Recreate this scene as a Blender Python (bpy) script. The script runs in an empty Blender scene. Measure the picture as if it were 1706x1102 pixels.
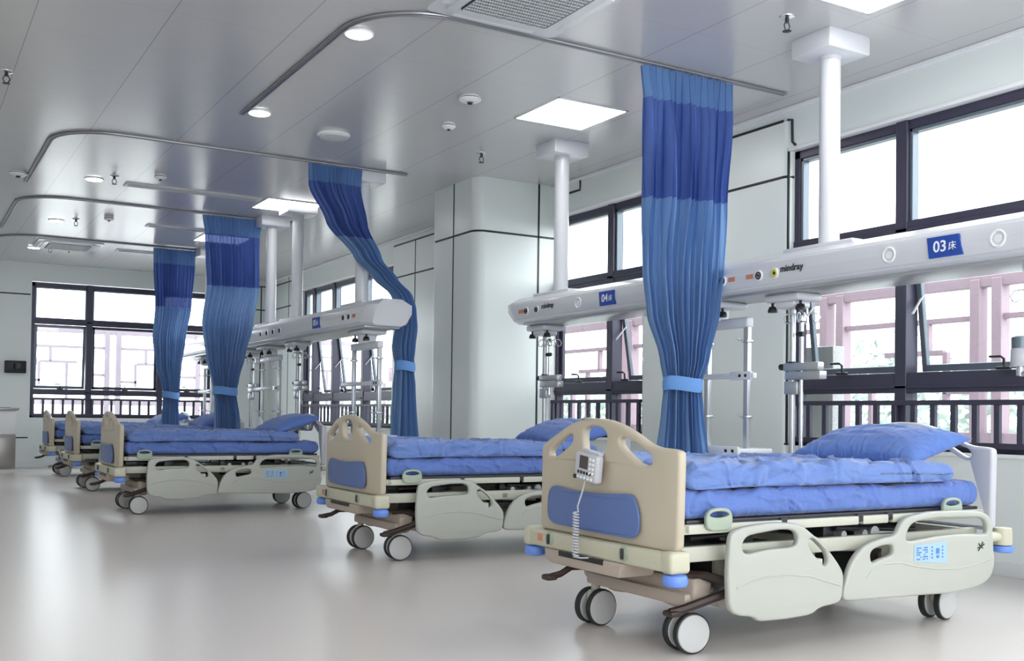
import bpy, bmesh, math, random
from mathutils import Vector, Matrix, noise
random.seed(7)
SC = bpy.context.scene
COL = SC.collection
R = math.radians
PI = math.pi

# ------------------------------------------------------------------ camera
cam_data = bpy.data.cameras.new('camera')
cam = bpy.data.objects.new('camera', cam_data)
COL.objects.link(cam)
F_PX, CY_PX, YAW, ROLL, PITCH = 1739.5, 661.0, R(30.585), R(0.746), R(1.045)
fw = Vector((math.sin(YAW) * math.cos(PITCH), math.cos(YAW) * math.cos(PITCH), math.sin(PITCH)))
rt0 = Vector((math.cos(YAW), -math.sin(YAW), 0))
up0 = rt0.cross(fw)
rt = rt0 * math.cos(ROLL) + up0 * math.sin(ROLL)
up = up0 * math.cos(ROLL) - rt0 * math.sin(ROLL)
m = Matrix((rt, up, -fw)).transposed().to_4x4()
m.translation = Vector((0, 0, 1.0))
cam.matrix_world = m
cam_data.sensor_width = 36.0
cam_data.lens = F_PX / 1706.0 * 36.0
cam_data.shift_y = (CY_PX - 551.0) / 1706.0
cam_data.clip_end = 300
SC.camera = cam

# ------------------------------------------------------------------ world, exposure
world = bpy.data.worlds.new('daylight')
SC.world = world
world.use_nodes = True
wn = world.node_tree.nodes
wn['Background'].inputs['Color'].default_value = (0.92, 0.96, 1.0, 1)
wn['Background'].inputs['Strength'].default_value = 3.4
SC.view_settings.view_transform = 'Standard'
SC.view_settings.look = 'None'
SC.view_settings.gamma = 1
SC.view_settings.use_curve_mapping = False
SC.view_settings.exposure = 1.15
SC.cycles.use_denoising = True
SC.cycles.max_bounces = 10
SC.cycles.diffuse_bounces = 6
SC.cycles.glossy_bounces = 5
SC.cycles.transparent_max_bounces = 24
SC.cycles.sample_clamp_indirect = 6.0
SC.cycles.caustics_reflective = False
SC.cycles.caustics_refractive = False

LAMP = 5.5          # emission of the ceiling fixtures
ZC = 3.533          # ceiling
XW = 6.2            # window wall
YE = 19.7           # end wall
XL = -2.2           # left wall (never in the frame)
YB = -2.5           # wall behind the camera

def portal(x, y, z, sx, sz, rot):
    l = bpy.data.lights.new('window_portal', 'AREA')
    l.shape = 'RECTANGLE'; l.size = sx; l.size_y = sz; l.cycles.is_portal = True
    o = bpy.data.objects.new('window_portal', l)
    o.location = (x, y, z); o.rotation_euler = rot
    COL.objects.link(o)
portal(6.75, 2.4, 2.05, 2.7, 8.0, (0, R(90), 0))
portal(6.75, 8.9, 2.05, 2.7, 2.2, (0, R(90), 0))
portal(6.75, 16.0, 2.05, 2.7, 4.4, (0, R(90), 0))
portal(2.2, YB - .1, 2.03, 6.2, 2.45, (R(90), 0, 0))
portal(3.6, 20.2, 2.05, 3.6, 2.7, (R(-90), 0, 0))

# ------------------------------------------------------------------ materials
def srgb(r, g, b):
    f = lambda c: (c / 255 / 12.92) if c / 255 <= .04045 else ((c / 255 + .055) / 1.055) ** 2.4
    return (f(r), f(g), f(b), 1)

def mat(name, color, rough=.5, metal=0., bump=0., bscale=40., spec=.5, vary=0., vscale=3., emis=0., coat=0.):
    m = bpy.data.materials.new(name); m.use_nodes = True
    nt = m.node_tree; b = nt.nodes['Principled BSDF']
    b.inputs['Base Color'].default_value = color
    b.inputs['Roughness'].default_value = rough
    b.inputs['Metallic'].default_value = metal
    b.inputs['Specular IOR Level'].default_value = spec
    b.inputs['Coat Weight'].default_value = coat
    if emis:
        b.inputs['Emission Color'].default_value = color
        b.inputs['Emission Strength'].default_value = emis
    tc = nt.nodes.new('ShaderNodeTexCoord')
    if bump:
        n = nt.nodes.new('ShaderNodeTexNoise'); n.inputs['Scale'].default_value = bscale; n.inputs['Detail'].default_value = 4
        bp = nt.nodes.new('ShaderNodeBump'); bp.inputs['Strength'].default_value = bump; bp.inputs['Distance'].default_value = .01
        nt.links.new(tc.outputs['Object'], n.inputs['Vector']); nt.links.new(n.outputs['Fac'], bp.inputs['Height'])
        nt.links.new(bp.outputs['Normal'], b.inputs['Normal'])
    if vary:
        n = nt.nodes.new('ShaderNodeTexNoise'); n.inputs['Scale'].default_value = vscale; n.inputs['Detail'].default_value = 3
        nt.links.new(tc.outputs['Object'], n.inputs['Vector'])
        mp = nt.nodes.new('ShaderNodeMapRange'); mp.inputs['To Min'].default_value = 1 - vary; mp.inputs['To Max'].default_value = 1 + vary
        nt.links.new(n.outputs['Fac'], mp.inputs['Value'])
        hs = nt.nodes.new('ShaderNodeHueSaturation'); hs.inputs['Color'].default_value = color
        nt.links.new(mp.outputs['Result'], hs.inputs['Value']); nt.links.new(hs.outputs['Color'], b.inputs['Base Color'])
    return m

def fabric(name, color, dark, rough=.75, scale=7., strength=.5, stretch=(1, 1, 1), crease=0.):
    """cloth: large soft creases plus a fine weave"""
    m = mat(name, color, rough, spec=.25)
    nt = m.node_tree; b = nt.nodes['Principled BSDF']
    b.inputs['Sheen Weight'].default_value = .25
    b.inputs['Sheen Roughness'].default_value = .4
    tc = nt.nodes['Texture Coordinate']
    mpg = nt.nodes.new('ShaderNodeMapping'); mpg.inputs['Scale'].default_value = stretch
    n = nt.nodes.new('ShaderNodeTexNoise'); n.inputs['Scale'].default_value = scale; n.inputs['Detail'].default_value = 3; n.inputs['Distortion'].default_value = .8
    n2 = nt.nodes.new('ShaderNodeTexNoise'); n2.inputs['Scale'].default_value = 260
    bp = nt.nodes.new('ShaderNodeBump'); bp.inputs['Strength'].default_value = strength; bp.inputs['Distance'].default_value = .02
    b2 = nt.nodes.new('ShaderNodeBump'); b2.inputs['Strength'].default_value = .12; b2.inputs['Distance'].default_value = .002
    L = nt.links.new
    L(tc.outputs['Object'], mpg.inputs['Vector']); L(mpg.outputs['Vector'], n.inputs['Vector']); L(tc.outputs['Object'], n2.inputs['Vector'])
    if crease:
        ab = nt.nodes.new('ShaderNodeMath'); ab.operation = 'SUBTRACT'; ab.inputs[1].default_value = .5
        n3 = nt.nodes.new('ShaderNodeTexNoise'); n3.inputs['Scale'].default_value = scale * 1.1; n3.inputs['Detail'].default_value = 1.5; n3.inputs['Distortion'].default_value = .5
        m3 = nt.nodes.new('ShaderNodeMapping'); m3.inputs['Rotation'].default_value = (0, 0, .7); m3.inputs['Scale'].default_value = (.8, 2.6, 1.6)
        L(tc.outputs['Object'], m3.inputs['Vector']); L(m3.outputs['Vector'], n3.inputs['Vector']); L(n3.outputs['Fac'], ab.inputs[0])
        a2 = nt.nodes.new('ShaderNodeMath'); a2.operation = 'ABSOLUTE'; L(ab.outputs[0], a2.inputs[0])
        a3 = nt.nodes.new('ShaderNodeMapRange'); a3.inputs['From Min'].default_value = 0; a3.inputs['From Max'].default_value = .15; a3.inputs['To Min'].default_value = 1; a3.inputs['To Max'].default_value = 0; a3.interpolation_type = 'SMOOTHSTEP'
        L(a2.outputs[0], a3.inputs['Value'])
        ad = nt.nodes.new('ShaderNodeMath'); ad.operation = 'MULTIPLY_ADD'; ad.inputs[1].default_value = crease
        L(a3.outputs['Result'], ad.inputs[0]); L(n.outputs['Fac'], ad.inputs[2]); L(ad.outputs[0], bp.inputs['Height'])
    else:
        L(n.outputs['Fac'], bp.inputs['Height'])
    L(n2.outputs['Fac'], b2.inputs['Height']); L(bp.outputs['Normal'], b2.inputs['Normal']); L(b2.outputs['Normal'], b.inputs['Normal'])
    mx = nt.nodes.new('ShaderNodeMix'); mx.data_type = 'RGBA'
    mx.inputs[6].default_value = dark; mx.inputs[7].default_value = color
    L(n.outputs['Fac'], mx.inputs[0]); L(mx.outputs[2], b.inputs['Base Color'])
    return m

M = {}
M['beige'] = mat('beige_plastic', srgb(190, 179, 160), .38, vary=.02)
M['cream'] = mat('cream_plastic', srgb(194, 191, 170), .35)
M['rail'] = mat('pale_grey_plastic', srgb(176, 178, 170), .36, vary=.015)
M['headgrey'] = mat('cool_grey_plastic', srgb(192, 193, 200), .35)
M['panel_blue'] = mat('blue_insert', srgb(90, 112, 166), .4)
M['roller_blue'] = mat('blue_roller', srgb(104, 142, 224), .4)
M['fairing'] = mat('warm_grey_cover', srgb(178, 164, 152), .5, vary=.04)
M['frame'] = mat('painted_steel', srgb(190, 190, 176), .4)
M['darkmetal'] = mat('dark_metal', srgb(58, 58, 62), .4, .5)
M['black'] = mat('black_plastic', srgb(24, 24, 27), .45)
M['pedal'] = mat('dark_brown_plastic', srgb(52, 38, 34), .5)
M['wheel'] = mat('wheel_cover', srgb(192, 192, 192), .4)
M['tyre'] = mat('dark_tyre', srgb(34, 36, 38), .6)
M['chrome'] = mat('chrome', srgb(214, 216, 220), .18, .95)
M['alu'] = mat('aluminium', srgb(188, 190, 194), .32, .7)
M['grip'] = mat('olive_grip', srgb(158, 170, 154), .5)
M['white'] = mat('white_paint', srgb(216, 218, 224), .3, coat=.2)
M['whitem'] = mat('white_plastic', srgb(240, 241, 243), .35)
M['screen'] = mat('dark_screen', srgb(76, 64, 64), .2)
M['label'] = mat('pale_blue_label', srgb(158, 186, 208), .5)
M['labelblue'] = mat('label_print', srgb(74, 128, 190), .5)
M['sign'] = mat('sign_blue', srgb(36, 76, 170), .35)
M['signw'] = mat('sign_white', srgb(246, 248, 255), .5)
M['orange'] = mat('orange_print', srgb(206, 132, 108), .5)
M['yellow'] = mat('yellow_print', srgb(206, 200, 70), .5)
M['mark'] = mat('dark_print', srgb(40, 40, 48), .5)
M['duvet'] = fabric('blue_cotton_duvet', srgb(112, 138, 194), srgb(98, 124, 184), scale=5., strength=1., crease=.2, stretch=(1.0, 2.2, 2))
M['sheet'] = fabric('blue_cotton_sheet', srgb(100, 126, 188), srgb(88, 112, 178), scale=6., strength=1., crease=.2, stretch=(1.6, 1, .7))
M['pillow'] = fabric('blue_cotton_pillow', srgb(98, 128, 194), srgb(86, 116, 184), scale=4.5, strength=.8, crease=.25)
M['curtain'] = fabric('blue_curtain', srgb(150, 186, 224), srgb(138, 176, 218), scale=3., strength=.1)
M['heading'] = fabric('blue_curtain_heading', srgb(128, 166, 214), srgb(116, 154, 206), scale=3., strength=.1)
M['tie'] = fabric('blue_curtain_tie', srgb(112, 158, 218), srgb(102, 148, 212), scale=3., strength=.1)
M['wall'] = mat('white_wall_panel', srgb(226, 232, 230), .3, spec=.45, vary=.01, vscale=.7)
M['seam'] = mat('black_seam', srgb(22, 26, 28), .5)
M['bulk'] = mat('bulkhead_paint', srgb(222, 226, 227), .45)
M['winframe'] = mat('charcoal_window_frame', srgb(62, 60, 78), .38, .15)
M['sash'] = mat('grey_sash', srgb(104, 114, 124), .35, .3)
M['steel'] = mat('stainless_steel', srgb(176, 172, 168), .35, .75, vary=.03)
M['lattice'] = mat('haze_paled_lattice', srgb(148, 128, 138), .6)  # red-brown timber lightened and greyed: window haze put into the colour
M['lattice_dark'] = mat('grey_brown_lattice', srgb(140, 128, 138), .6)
M['granite'] = mat('speckled_granite', srgb(150, 152, 152), .6, vary=.5, vscale=90)
M['leaf'] = mat('haze_paled_foliage', srgb(188, 200, 194), .8, vary=.25, vscale=9)  # greens lightened: outdoor haze and overexposure put into the leaf colour
M['paving'] = mat('pale_paving', srgb(176, 176, 172), .8, vary=.06)
M['lamp'] = mat('lamp_diffuser', (1, .985, .97, 1), .5, emis=LAMP)
M['vent'] = mat('vent_white', srgb(208, 210, 214), .4)
M['groove'] = mat('dark_groove', srgb(44, 42, 48), .6)
M['track'] = mat('track_aluminium', srgb(150, 150, 156), .3, .6)

def mesh_cloth():
    """see-through net band at the top of the curtains"""
    m = mat('blue_net', srgb(98, 124, 192), .7, spec=.2)
    nt = m.node_tree; b = nt.nodes['Principled BSDF']; out = nt.nodes['Material Output']
    tr = nt.nodes.new('ShaderNodeBsdfTransparent'); tr.inputs['Color'].default_value = (.35, .45, .9, 1)
    mx = nt.nodes.new('ShaderNodeMixShader'); mx.inputs[0].default_value = .97
    nt.links.new(tr.outputs[0], mx.inputs[1]); nt.links.new(b.outputs[0], mx.inputs[2]); nt.links.new(mx.outputs[0], out.inputs['Surface'])
    return m
M['net'] = mesh_cloth()
def translucent(key, col, fac):
    m = M[key]; nt = m.node_tree; out = nt.nodes['Material Output']; src = out.inputs['Surface'].links[0].from_socket
    tl = nt.nodes.new('ShaderNodeBsdfTranslucent'); tl.inputs['Color'].default_value = col
    mx = nt.nodes.new('ShaderNodeMixShader'); mx.inputs[0].default_value = fac
    nt.links.new(src, mx.inputs[1]); nt.links.new(tl.outputs[0], mx.inputs[2]); nt.links.new(mx.outputs[0], out.inputs['Surface'])
translucent('curtain', srgb(150, 186, 226), .42); translucent('heading', srgb(128, 168, 218), .3); translucent('net', srgb(90, 124, 200), .25)

def glass():
    m = bpy.data.materials.new('window_glass'); m.use_nodes = True
    nt = m.node_tree; nt.nodes.remove(nt.nodes['Principled BSDF']); out = nt.nodes['Material Output']
    tr = nt.nodes.new('ShaderNodeBsdfTransparent'); tr.inputs['Color'].default_value = (.94, .96, .96, 1)
    gl = nt.nodes.new('ShaderNodeBsdfGlossy'); gl.inputs['Roughness'].default_value = .02
    fr = nt.nodes.new('ShaderNodeFresnel'); fr.inputs['IOR'].default_value = 1.45
    mx = nt.nodes.new('ShaderNodeMixShader')
    L = nt.links.new
    ge = nt.nodes.new('ShaderNodeNewGeometry'); sb = nt.nodes.new('ShaderNodeMath'); sb.operation = 'SUBTRACT'; sb.inputs[0].default_value = 1.0; sb.use_clamp = True
    mu = nt.nodes.new('ShaderNodeMath'); mu.operation = 'MULTIPLY'
    L(ge.outputs['Backfacing'], sb.inputs[1]); L(sb.outputs[0], mu.inputs[0]); L(fr.outputs[0], mu.inputs[1]); L(mu.outputs[0], mx.inputs[0]); L(tr.outputs[0], mx.inputs[1]); L(gl.outputs[0], mx.inputs[2]); L(mx.outputs[0], out.inputs['Surface'])
    return m
M['glass'] = glass()

def ceiling_mat():
    m = mat('glossy_ceiling_panels', srgb(222, 222, 224), .22, .12, spec=.7)
    nt = m.node_tree; b = nt.nodes['Principled BSDF']; L = nt.links.new
    tc = nt.nodes['Texture Coordinate']; sp = nt.nodes.new('ShaderNodeSeparateXYZ'); L(tc.outputs['Object'], sp.inputs[0])
    def math_(op, a, bb, c=None):
        n = nt.nodes.new('ShaderNodeMath'); n.operation = op
        for i, v in enumerate((a, bb, c)):
            if v is None: continue
            if isinstance(v, (int, float)): n.inputs[i].default_value = v
            else: L(v, n.inputs[i])
        return n.outputs[0]
    def seam(axis, off, step, w):
        t = math_('MODULO', math_('ADD', sp.outputs[axis], 30 * step - off), step)
        return math_('LESS_THAN', t, w)
    sx = seam('X', .713, .755, .006)
    # boards run along x, joints staggered per row
    row = math_('FLOOR', math_('DIVIDE', math_('ADD', sp.outputs['X'], 30 * .755 - .713), .755), 0)
    sy = seam('Y', .74, .755, .004)
    sm = math_('MAXIMUM', sx, math_('MULTIPLY', sy, .5))
    mx = nt.nodes.new('ShaderNodeMix'); mx.data_type = 'RGBA'; mx.inputs[6].default_value = srgb(203, 202, 203); mx.inputs[7].default_value = srgb(158, 158, 160)
    L(sm, mx.inputs[0]); L(mx.outputs[2], b.inputs['Base Color'])
    n = nt.nodes.new('ShaderNodeTexNoise'); n.inputs['Scale'].default_value = .9; n.inputs['Detail'].default_value = 1
    mp = nt.nodes.new('ShaderNodeMapping'); mp.inputs['Scale'].default_value = (1, .5, 1)
    bp = nt.nodes.new('ShaderNodeBump'); bp.inputs['Strength'].default_value = .25; bp.inputs['Distance'].default_value = .05
    L(tc.outputs['Object'], mp.inputs['Vector']); L(mp.outputs['Vector'], n.inputs['Vector']); L(n.outputs['Fac'], bp.inputs['Height']); L(bp.outputs['Normal'], b.inputs['Normal'])
    return m
M['ceiling'] = ceiling_mat()

def floor_mat():
    m = mat('pale_vinyl_floor', srgb(206, 200, 194), .26, spec=.5)
    nt = m.node_tree; b = nt.nodes['Principled BSDF']; L = nt.links.new; tc = nt.nodes['Texture Coordinate']
    n = nt.nodes.new('ShaderNodeTexNoise'); n.inputs['Scale'].default_value = .8; n.inputs['Detail'].default_value = 2
    L(tc.outputs['Object'], n.inputs['Vector'])
    mx = nt.nodes.new('ShaderNodeMix'); mx.data_type = 'RGBA'; mx.inputs[6].default_value = srgb(213, 206, 201); mx.inputs[7].default_value = srgb(217, 211, 206)
    L(n.outputs['Fac'], mx.inputs[0]); L(mx.outputs[2], b.inputs['Base Color'])
    mp = nt.nodes.new('ShaderNodeMapRange'); mp.inputs['To Min'].default_value = .27; mp.inputs['To Max'].default_value = .31
    L(n.outputs['Fac'], mp.inputs['Value']); L(mp.outputs['Result'], b.inputs['Roughness'])
    return m
M['floor'] = floor_mat()

# ------------------------------------------------------------------ mesh helpers
class MB:
    """collects shapes into one bmesh; build() links it as ONE object"""
    def __init__(self): self.bm = bmesh.new()
    def _add(self, b2, mtx=None):
        if mtx is not None: bmesh.ops.transform(b2, matrix=mtx, verts=b2.verts)
        me = bpy.data.meshes.new('tmp'); b2.to_mesh(me); b2.free(); self.bm.from_mesh(me); bpy.data.meshes.remove(me)
        return self
    def box(self, x0, x1, y0, y1, z0, z1, bev=0., seg=2, mtx=None):
        b = bmesh.new(); bmesh.ops.create_cube(b, size=1)
        for v in b.verts: v.co = Vector(((x0 + x1) / 2 + v.co.x * (x1 - x0), (y0 + y1) / 2 + v.co.y * (y1 - y0), (z0 + z1) / 2 + v.co.z * (z1 - z0)))
        if bev: bmesh.ops.bevel(b, geom=b.edges[:], offset=bev, segments=seg, profile=.5, affect='EDGES')
        return self._add(b, mtx)
    def cyl(self, p0, p1, r, r2=None, seg=20, bev=0., mtx=None):
        p0, p1 = Vector(p0), Vector(p1); d = p1 - p0
        b = bmesh.new(); bmesh.ops.create_cone(b, cap_ends=True, segments=seg, radius1=r, radius2=r if r2 is None else r2, depth=d.length)
        if bev:
            es = [e for e in b.edges if len(e.link_faces) == 2 and any(len(f.verts) > 4 for f in e.link_faces)]
            bmesh.ops.bevel(b, geom=es, offset=bev, segments=2, profile=.5, affect='EDGES')
        mt = Matrix.Translation((p0 + p1) / 2) @ d.to_track_quat('Z', 'Y').to_matrix().to_4x4()
        bmesh.ops.transform(b, matrix=mt, verts=b.verts)
        return self._add(b, mtx)
    def bar(self, p0, p1, w, h, bev=.002, mtx=None):
        p0, p1 = Vector(p0), Vector(p1); d = p1 - p0
        b = bmesh.new(); bmesh.ops.create_cube(b, size=1)
        for v in b.verts: v.co = Vector((v.co.x * w, v.co.y * h, v.co.z * d.length))
        if bev: bmesh.ops.bevel(b, geom=b.edges[:], offset=bev, segments=1, affect='EDGES')
        mt = Matrix.Translation((p0 + p1) / 2) @ d.to_track_quat('Z', 'Y').to_matrix().to_4x4()
        bmesh.ops.transform(b, matrix=mt, verts=b.verts)
        return self._add(b, mtx)
    def tube(self, pts, r, seg=8, closed=False, mtx=None):
        pts = [Vector(p) for p in pts]; n = len(pts); b = bmesh.new(); rings = []
        T = []
        for i in range(n):
            a = pts[(i - 1) % n] if (closed or i > 0) else pts[0]
            c = pts[(i + 1) % n] if (closed or i < n - 1) else pts[-1]
            T.append((c - a).normalized())
        nrm = T[0].orthogonal().normalized()
        for i in range(n):
            nrm = (nrm - T[i] * nrm.dot(T[i])).normalized(); bn = T[i].cross(nrm)
            rings.append([b.verts.new(pts[i] + (nrm * math.cos(2 * PI * k / seg) + bn * math.sin(2 * PI * k / seg)) * r) for k in range(seg)])
        for i in range(n if closed else n - 1):
            A, B_ = rings[i], rings[(i + 1) % n]
            for k in range(seg): b.faces.new((A[k], A[(k + 1) % seg], B_[(k + 1) % seg], B_[k]))
        if not closed: b.faces.new(rings[0][::-1]); b.faces.new(rings[-1])
        bmesh.ops.recalc_face_normals(b, faces=b.faces)
        return self._add(b, mtx)
    def prism(self, pts, axis, a0, a1, bev=0.):
        """polygon pts extruded along axis; x: pts are (y,z); y: (x,z); z: (x,y)"""
        b = bmesh.new()
        def P(q, a): return (a, q[0], q[1]) if axis == 'x' else ((q[0], a, q[1]) if axis == 'y' else (q[0], q[1], a))
        A = [b.verts.new(P(q, a0)) for q in pts]; B_ = [b.verts.new(P(q, a1)) for q in pts]; n = len(pts)
        b.faces.new(A); b.faces.new(B_[::-1])
        for i in range(n): b.faces.new((A[i], B_[i], B_[(i + 1) % n], A[(i + 1) % n]))
        bmesh.ops.recalc_face_normals(b, faces=b.faces)
        if bev: bmesh.ops.bevel(b, geom=b.edges[:], offset=bev, segments=2, profile=.5, affect='EDGES')
        return self._add(b)
    def lathe(self, prof, origin=(0, 0, 0), seg=24, mtx=None):
        b = bmesh.new(); rings = []
        for r, z in prof: rings.append([b.verts.new((r * math.cos(2 * PI * k / seg), r * math.sin(2 * PI * k / seg), z)) for k in range(seg)])
        for A, B_ in zip(rings, rings[1:]):
            for k in range(seg): b.faces.new((A[k], A[(k + 1) % seg], B_[(k + 1) % seg], B_[k]))
        b.faces.new(rings[0][::-1]); b.faces.new(rings[-1])
        bmesh.ops.recalc_face_normals(b, faces=b.faces)
        bmesh.ops.transform(b, matrix=Matrix.Translation(origin), verts=b.verts)
        return self._add(b, mtx)
    def mesh(self, me, mtx=None):
        b = bmesh.new(); b.from_mesh(me); return self._add(b, mtx)
    def build(self, name, material, parent=None, smooth=35, **props):
        me = bpy.data.meshes.new(name); self.bm.to_mesh(me); self.bm.free()
        return link(name, me, material, parent, smooth, **props)

def link(name, me, material, parent=None, smooth=35, **props):
    if material is not None: me.materials.append(material)
    for p in me.polygons: p.use_smooth = True
    if smooth < 180: me.set_sharp_from_angle(angle=R(smooth))
    o = bpy.data.objects.new(name, me); COL.objects.link(o)
    if parent: o.parent = parent
    for k, v in props.items(): o[k] = v
    return o

def chaikin(pts, n=2):
    for it in range(n):
        cap = (.022, .007)[min(it, 1)]
        out = []
        for i in range(len(pts)):
            a, b = pts[i], pts[(i + 1) % len(pts)]
            L = math.hypot(b[0] - a[0], b[1] - a[1]); t = min(.25, cap / L) if L else .25
            out += [(a[0] * (1 - t) + b[0] * t, a[1] * (1 - t) + b[1] * t), (a[0] * t + b[0] * (1 - t), a[1] * t + b[1] * (1 - t))]
        pts = out
    return pts

def plate(outer, holes, thick, bevel, axis, pos, sm=2):
    """a thick plate with rounded edges and holes; outline in the plane, centred on pos along axis"""
    c = bpy.data.curves.new('tmp', 'CURVE'); c.dimensions = '2D'; c.fill_mode = 'BOTH'
    c.extrude = thick / 2 - bevel; c.bevel_depth = bevel; c.bevel_resolution = 3; c.offset = -bevel
    for k, pts in enumerate([outer] + list(holes)):
        pts = chaikin(pts, sm); s = c.splines.new('POLY'); s.points.add(len(pts) - 1)
        for i, q in enumerate(pts): s.points[i].co = (q[0], q[1], 0, 1)
        s.use_cyclic_u = True
    o = bpy.data.objects.new('tmp', c); COL.objects.link(o)
    me = bpy.data.meshes.new_from_object(o.evaluated_get(bpy.context.evaluated_depsgraph_get()))
    bpy.data.objects.remove(o); bpy.data.curves.remove(c)
    for v in me.vertices:
        x, y, z = v.co
        v.co = (pos + z, x, y) if axis == 'x' else ((x, pos + z, y) if axis == 'y' else (x, y, pos + z))
    me.materials.clear()
    b = bmesh.new(); b.from_mesh(me); bmesh.ops.remove_doubles(b, verts=b.verts, dist=.0004); bmesh.ops.recalc_face_normals(b, faces=b.faces)
    b.to_mesh(me); b.free()
    return me

def text_mesh(body, size, mtx, ext=.001, shear=0., bold=0.):
    c = bpy.data.curves.new('tmp', 'FONT'); c.body = body; c.size = size; c.extrude = ext; c.align_x = 'CENTER'; c.align_y = 'CENTER'; c.shear = shear; c.offset = bold
    o = bpy.data.objects.new('tmp', c); COL.objects.link(o)
    me = bpy.data.meshes.new_from_object(o.evaluated_get(bpy.context.evaluated_depsgraph_get()))
    bpy.data.objects.remove(o); bpy.data.curves.remove(c)
    me.transform(mtx); me.materials.clear()
    return me

def thing(name, label, cat, loc=(0, 0, 0), group=None):
    o = bpy.data.objects.new(name, None); COL.objects.link(o); o.location = loc; o.empty_display_size = .1
    o['label'] = label; o['category'] = cat
    if group: o['group'] = group
    return o
def tag(o, label, cat, group=None):
    o['label'] = label; o['category'] = cat
    if group: o['group'] = group
    return o
def copy_tree(o, parent=None):
    c = o.copy(); COL.objects.link(c)
    if parent: c.parent = parent
    for ch in o.children: copy_tree(ch, c)
    return c
def struct(name, mb, material, parent=None):
    o = mb.build(name, material, parent)
    if parent is None: o['kind'] = 'structure'
    return o

# ------------------------------------------------------------------ room shell
struct('floor', MB().box(XL, XW + .5, YB, YE + .5, -.1, 0), M['floor'])
struct('ceiling', MB().box(XL, XW + .5, YB, YE + .5, ZC, ZC + .12), M['ceiling'])
struct('wall_left', MB().box(XL - .15, XL, YB, YE, 0, ZC), M['wall'])
struct('wall_back', MB().box(XL, -.9, YB - .15, YB, 0, ZC).box(5.3, XW + .5, YB - .15, YB, 0, ZC).box(-.9, 5.3, YB - .15, YB, 0, .8).box(-.9, 5.3, YB - .15, YB, 3.25, ZC), M['wall'])
SILL, HEAD = .79, 3.2
WINS = [(-1.7, 6.13), (8.02, 9.72), (13.9, 17.9)]
mb = MB()
ys = [YB] + [v for w in WINS for v in w] + [YE]
for i in range(0, len(ys), 2): mb.box(XW, XW + .17, ys[i], ys[i + 1], 0, ZC, .0)
for a, b in WINS:
    mb.box(XW, XW + .17, a, b, 0, SILL)
    mb.box(XW, XW + .17, a, b, HEAD, ZC)
struct('wall_right', mb, M['wall'])
# cover slab below the ceiling edge (thin white cornice running along the bulkhead)
struct('trim_1', MB().box(XW - .03, XW + .001, YB, 9.7, ZC - .035, ZC - .002, .004).box(XW - .03, XW + .001, 10.95, YE, ZC - .035, ZC - .002, .004), M['whitem'])
struct('trim_2', MB().box(XW - .012, XW + .12, 1.0, 6.13, HEAD - .03, HEAD, .004).box(XW - .012, XW + .12, 8.02, 9.72, HEAD - .03, HEAD, .004)
       .box(XW - .012, XW + .12, 13.9, 17.9, HEAD - .03, HEAD, .004), M['whitem'])
# end wall with its window opening
EX0, EX1 = 2.0, 5.15
mb = MB()
mb.box(XL, EX0, YE, YE + .17, 0, ZC); mb.box(EX1, XW + .5, YE, YE + .17, 0, ZC)
mb.box(EX0, EX1, YE, YE + .17, 0, .86); mb.box(EX0, EX1, YE, YE + .17, 3.22, ZC)
struct('wall_far', mb, M['wall'])
# clad column between the windows, front edges rounded
CX0, CY0, CY1 = 5.24, 9.66, 10.75
def rounded_col(x0, x1, y0, y1, r):
    pts = []
    for k in range(9):
        a = R(180 + 90 * k / 8); pts.append((x0 + r + r * math.cos(a), y0 + r + r * math.sin(a)))
    pts += [(x1, y0), (x1, y1)]
    for k in range(9):
        a = R(90 + 90 * k / 8); pts.append((x0 + r + r * math.cos(a), y1 - r + r * math.sin(a)))
    return pts
o = MB().prism(rounded_col(CX0, XW + .17, CY0, CY1, .13), 'z', 0, ZC).build('wall_column', M['wall']); o['kind'] = 'structure'
# soft-edged cladding panel at the near column (flush between the windows), stands a little proud
def clad(y0, y1, name):
    pts = []
    r = .05
    for k in range(7):
        a = R(180 + 90 * k / 6); pts.append((XW - .02 + r + r * math.cos(a), y0 + r + r * math.sin(a)))
    pts.append((XW + .17, y0)); pts.append((XW + .17, y1))
    for k in range(7):
        a = R(90 + 90 * k / 6); pts.append((XW - .02 + r + r * math.cos(a), y1 - r + r * math.sin(a)))
    o = MB().prism(pts, 'z', .0, 3.42).build(name, M['wall']); o['kind'] = 'structure'
clad(6.12, 8.03, 'wall_cladding')
clad(10.75, 13.92, 'wall_cladding')
# black joints between the cladding panels
s = .011
mb = MB()
def vseam(x, y, z0, z1, ax):  # ax 'x' : on a face looking -x
    if ax == 'x': mb.box(x - .003, x + .004, y - s, y + s, z0, z1)
    else: mb.box(x - s, x + s, y - .003, y + .004, z0, z1)
xs = XW - .02
mb.box(xs - .003, xs + .004, 6.17, 7.98, 2.955, 2.955 + 2 * s); mb.box(xs - .003, xs + .004, 6.17, 7.98, 3.415, 3.415 + 2 * s)
vseam(xs, 7.17, .02, 3.42, 'x')
mb.tube([(xs + .02, 6.14, 3.43), (XW - .004, 6.09, 3.42), (XW - .004, 6.085, 3.24), (XW - .002, 6.05, 3.205)], .012, 6)
mb.tube([(xs, 6.17, 2.966), (xs + .012, 6.14, 2.966), (XW + .05, 6.12, 2.966)], .012, 6)
mb.tube([(XW + .002, 6.13, 3.2), (XW + .002, 6.13, .8)], .012, 6)
mb.tube([(XW - .003, 6.1, .80), (XW - .003, 6.3, .80), (XW - .003, 6.36, .78), (XW - .003, 6.385, .72), (XW - .003, 6.385, .05)], .011, 6)
for zz in (2.95, 3.415):
    mb.box(xs - .003, xs + .004, 10.8, 13.87, zz, zz + 2 * s)
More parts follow.
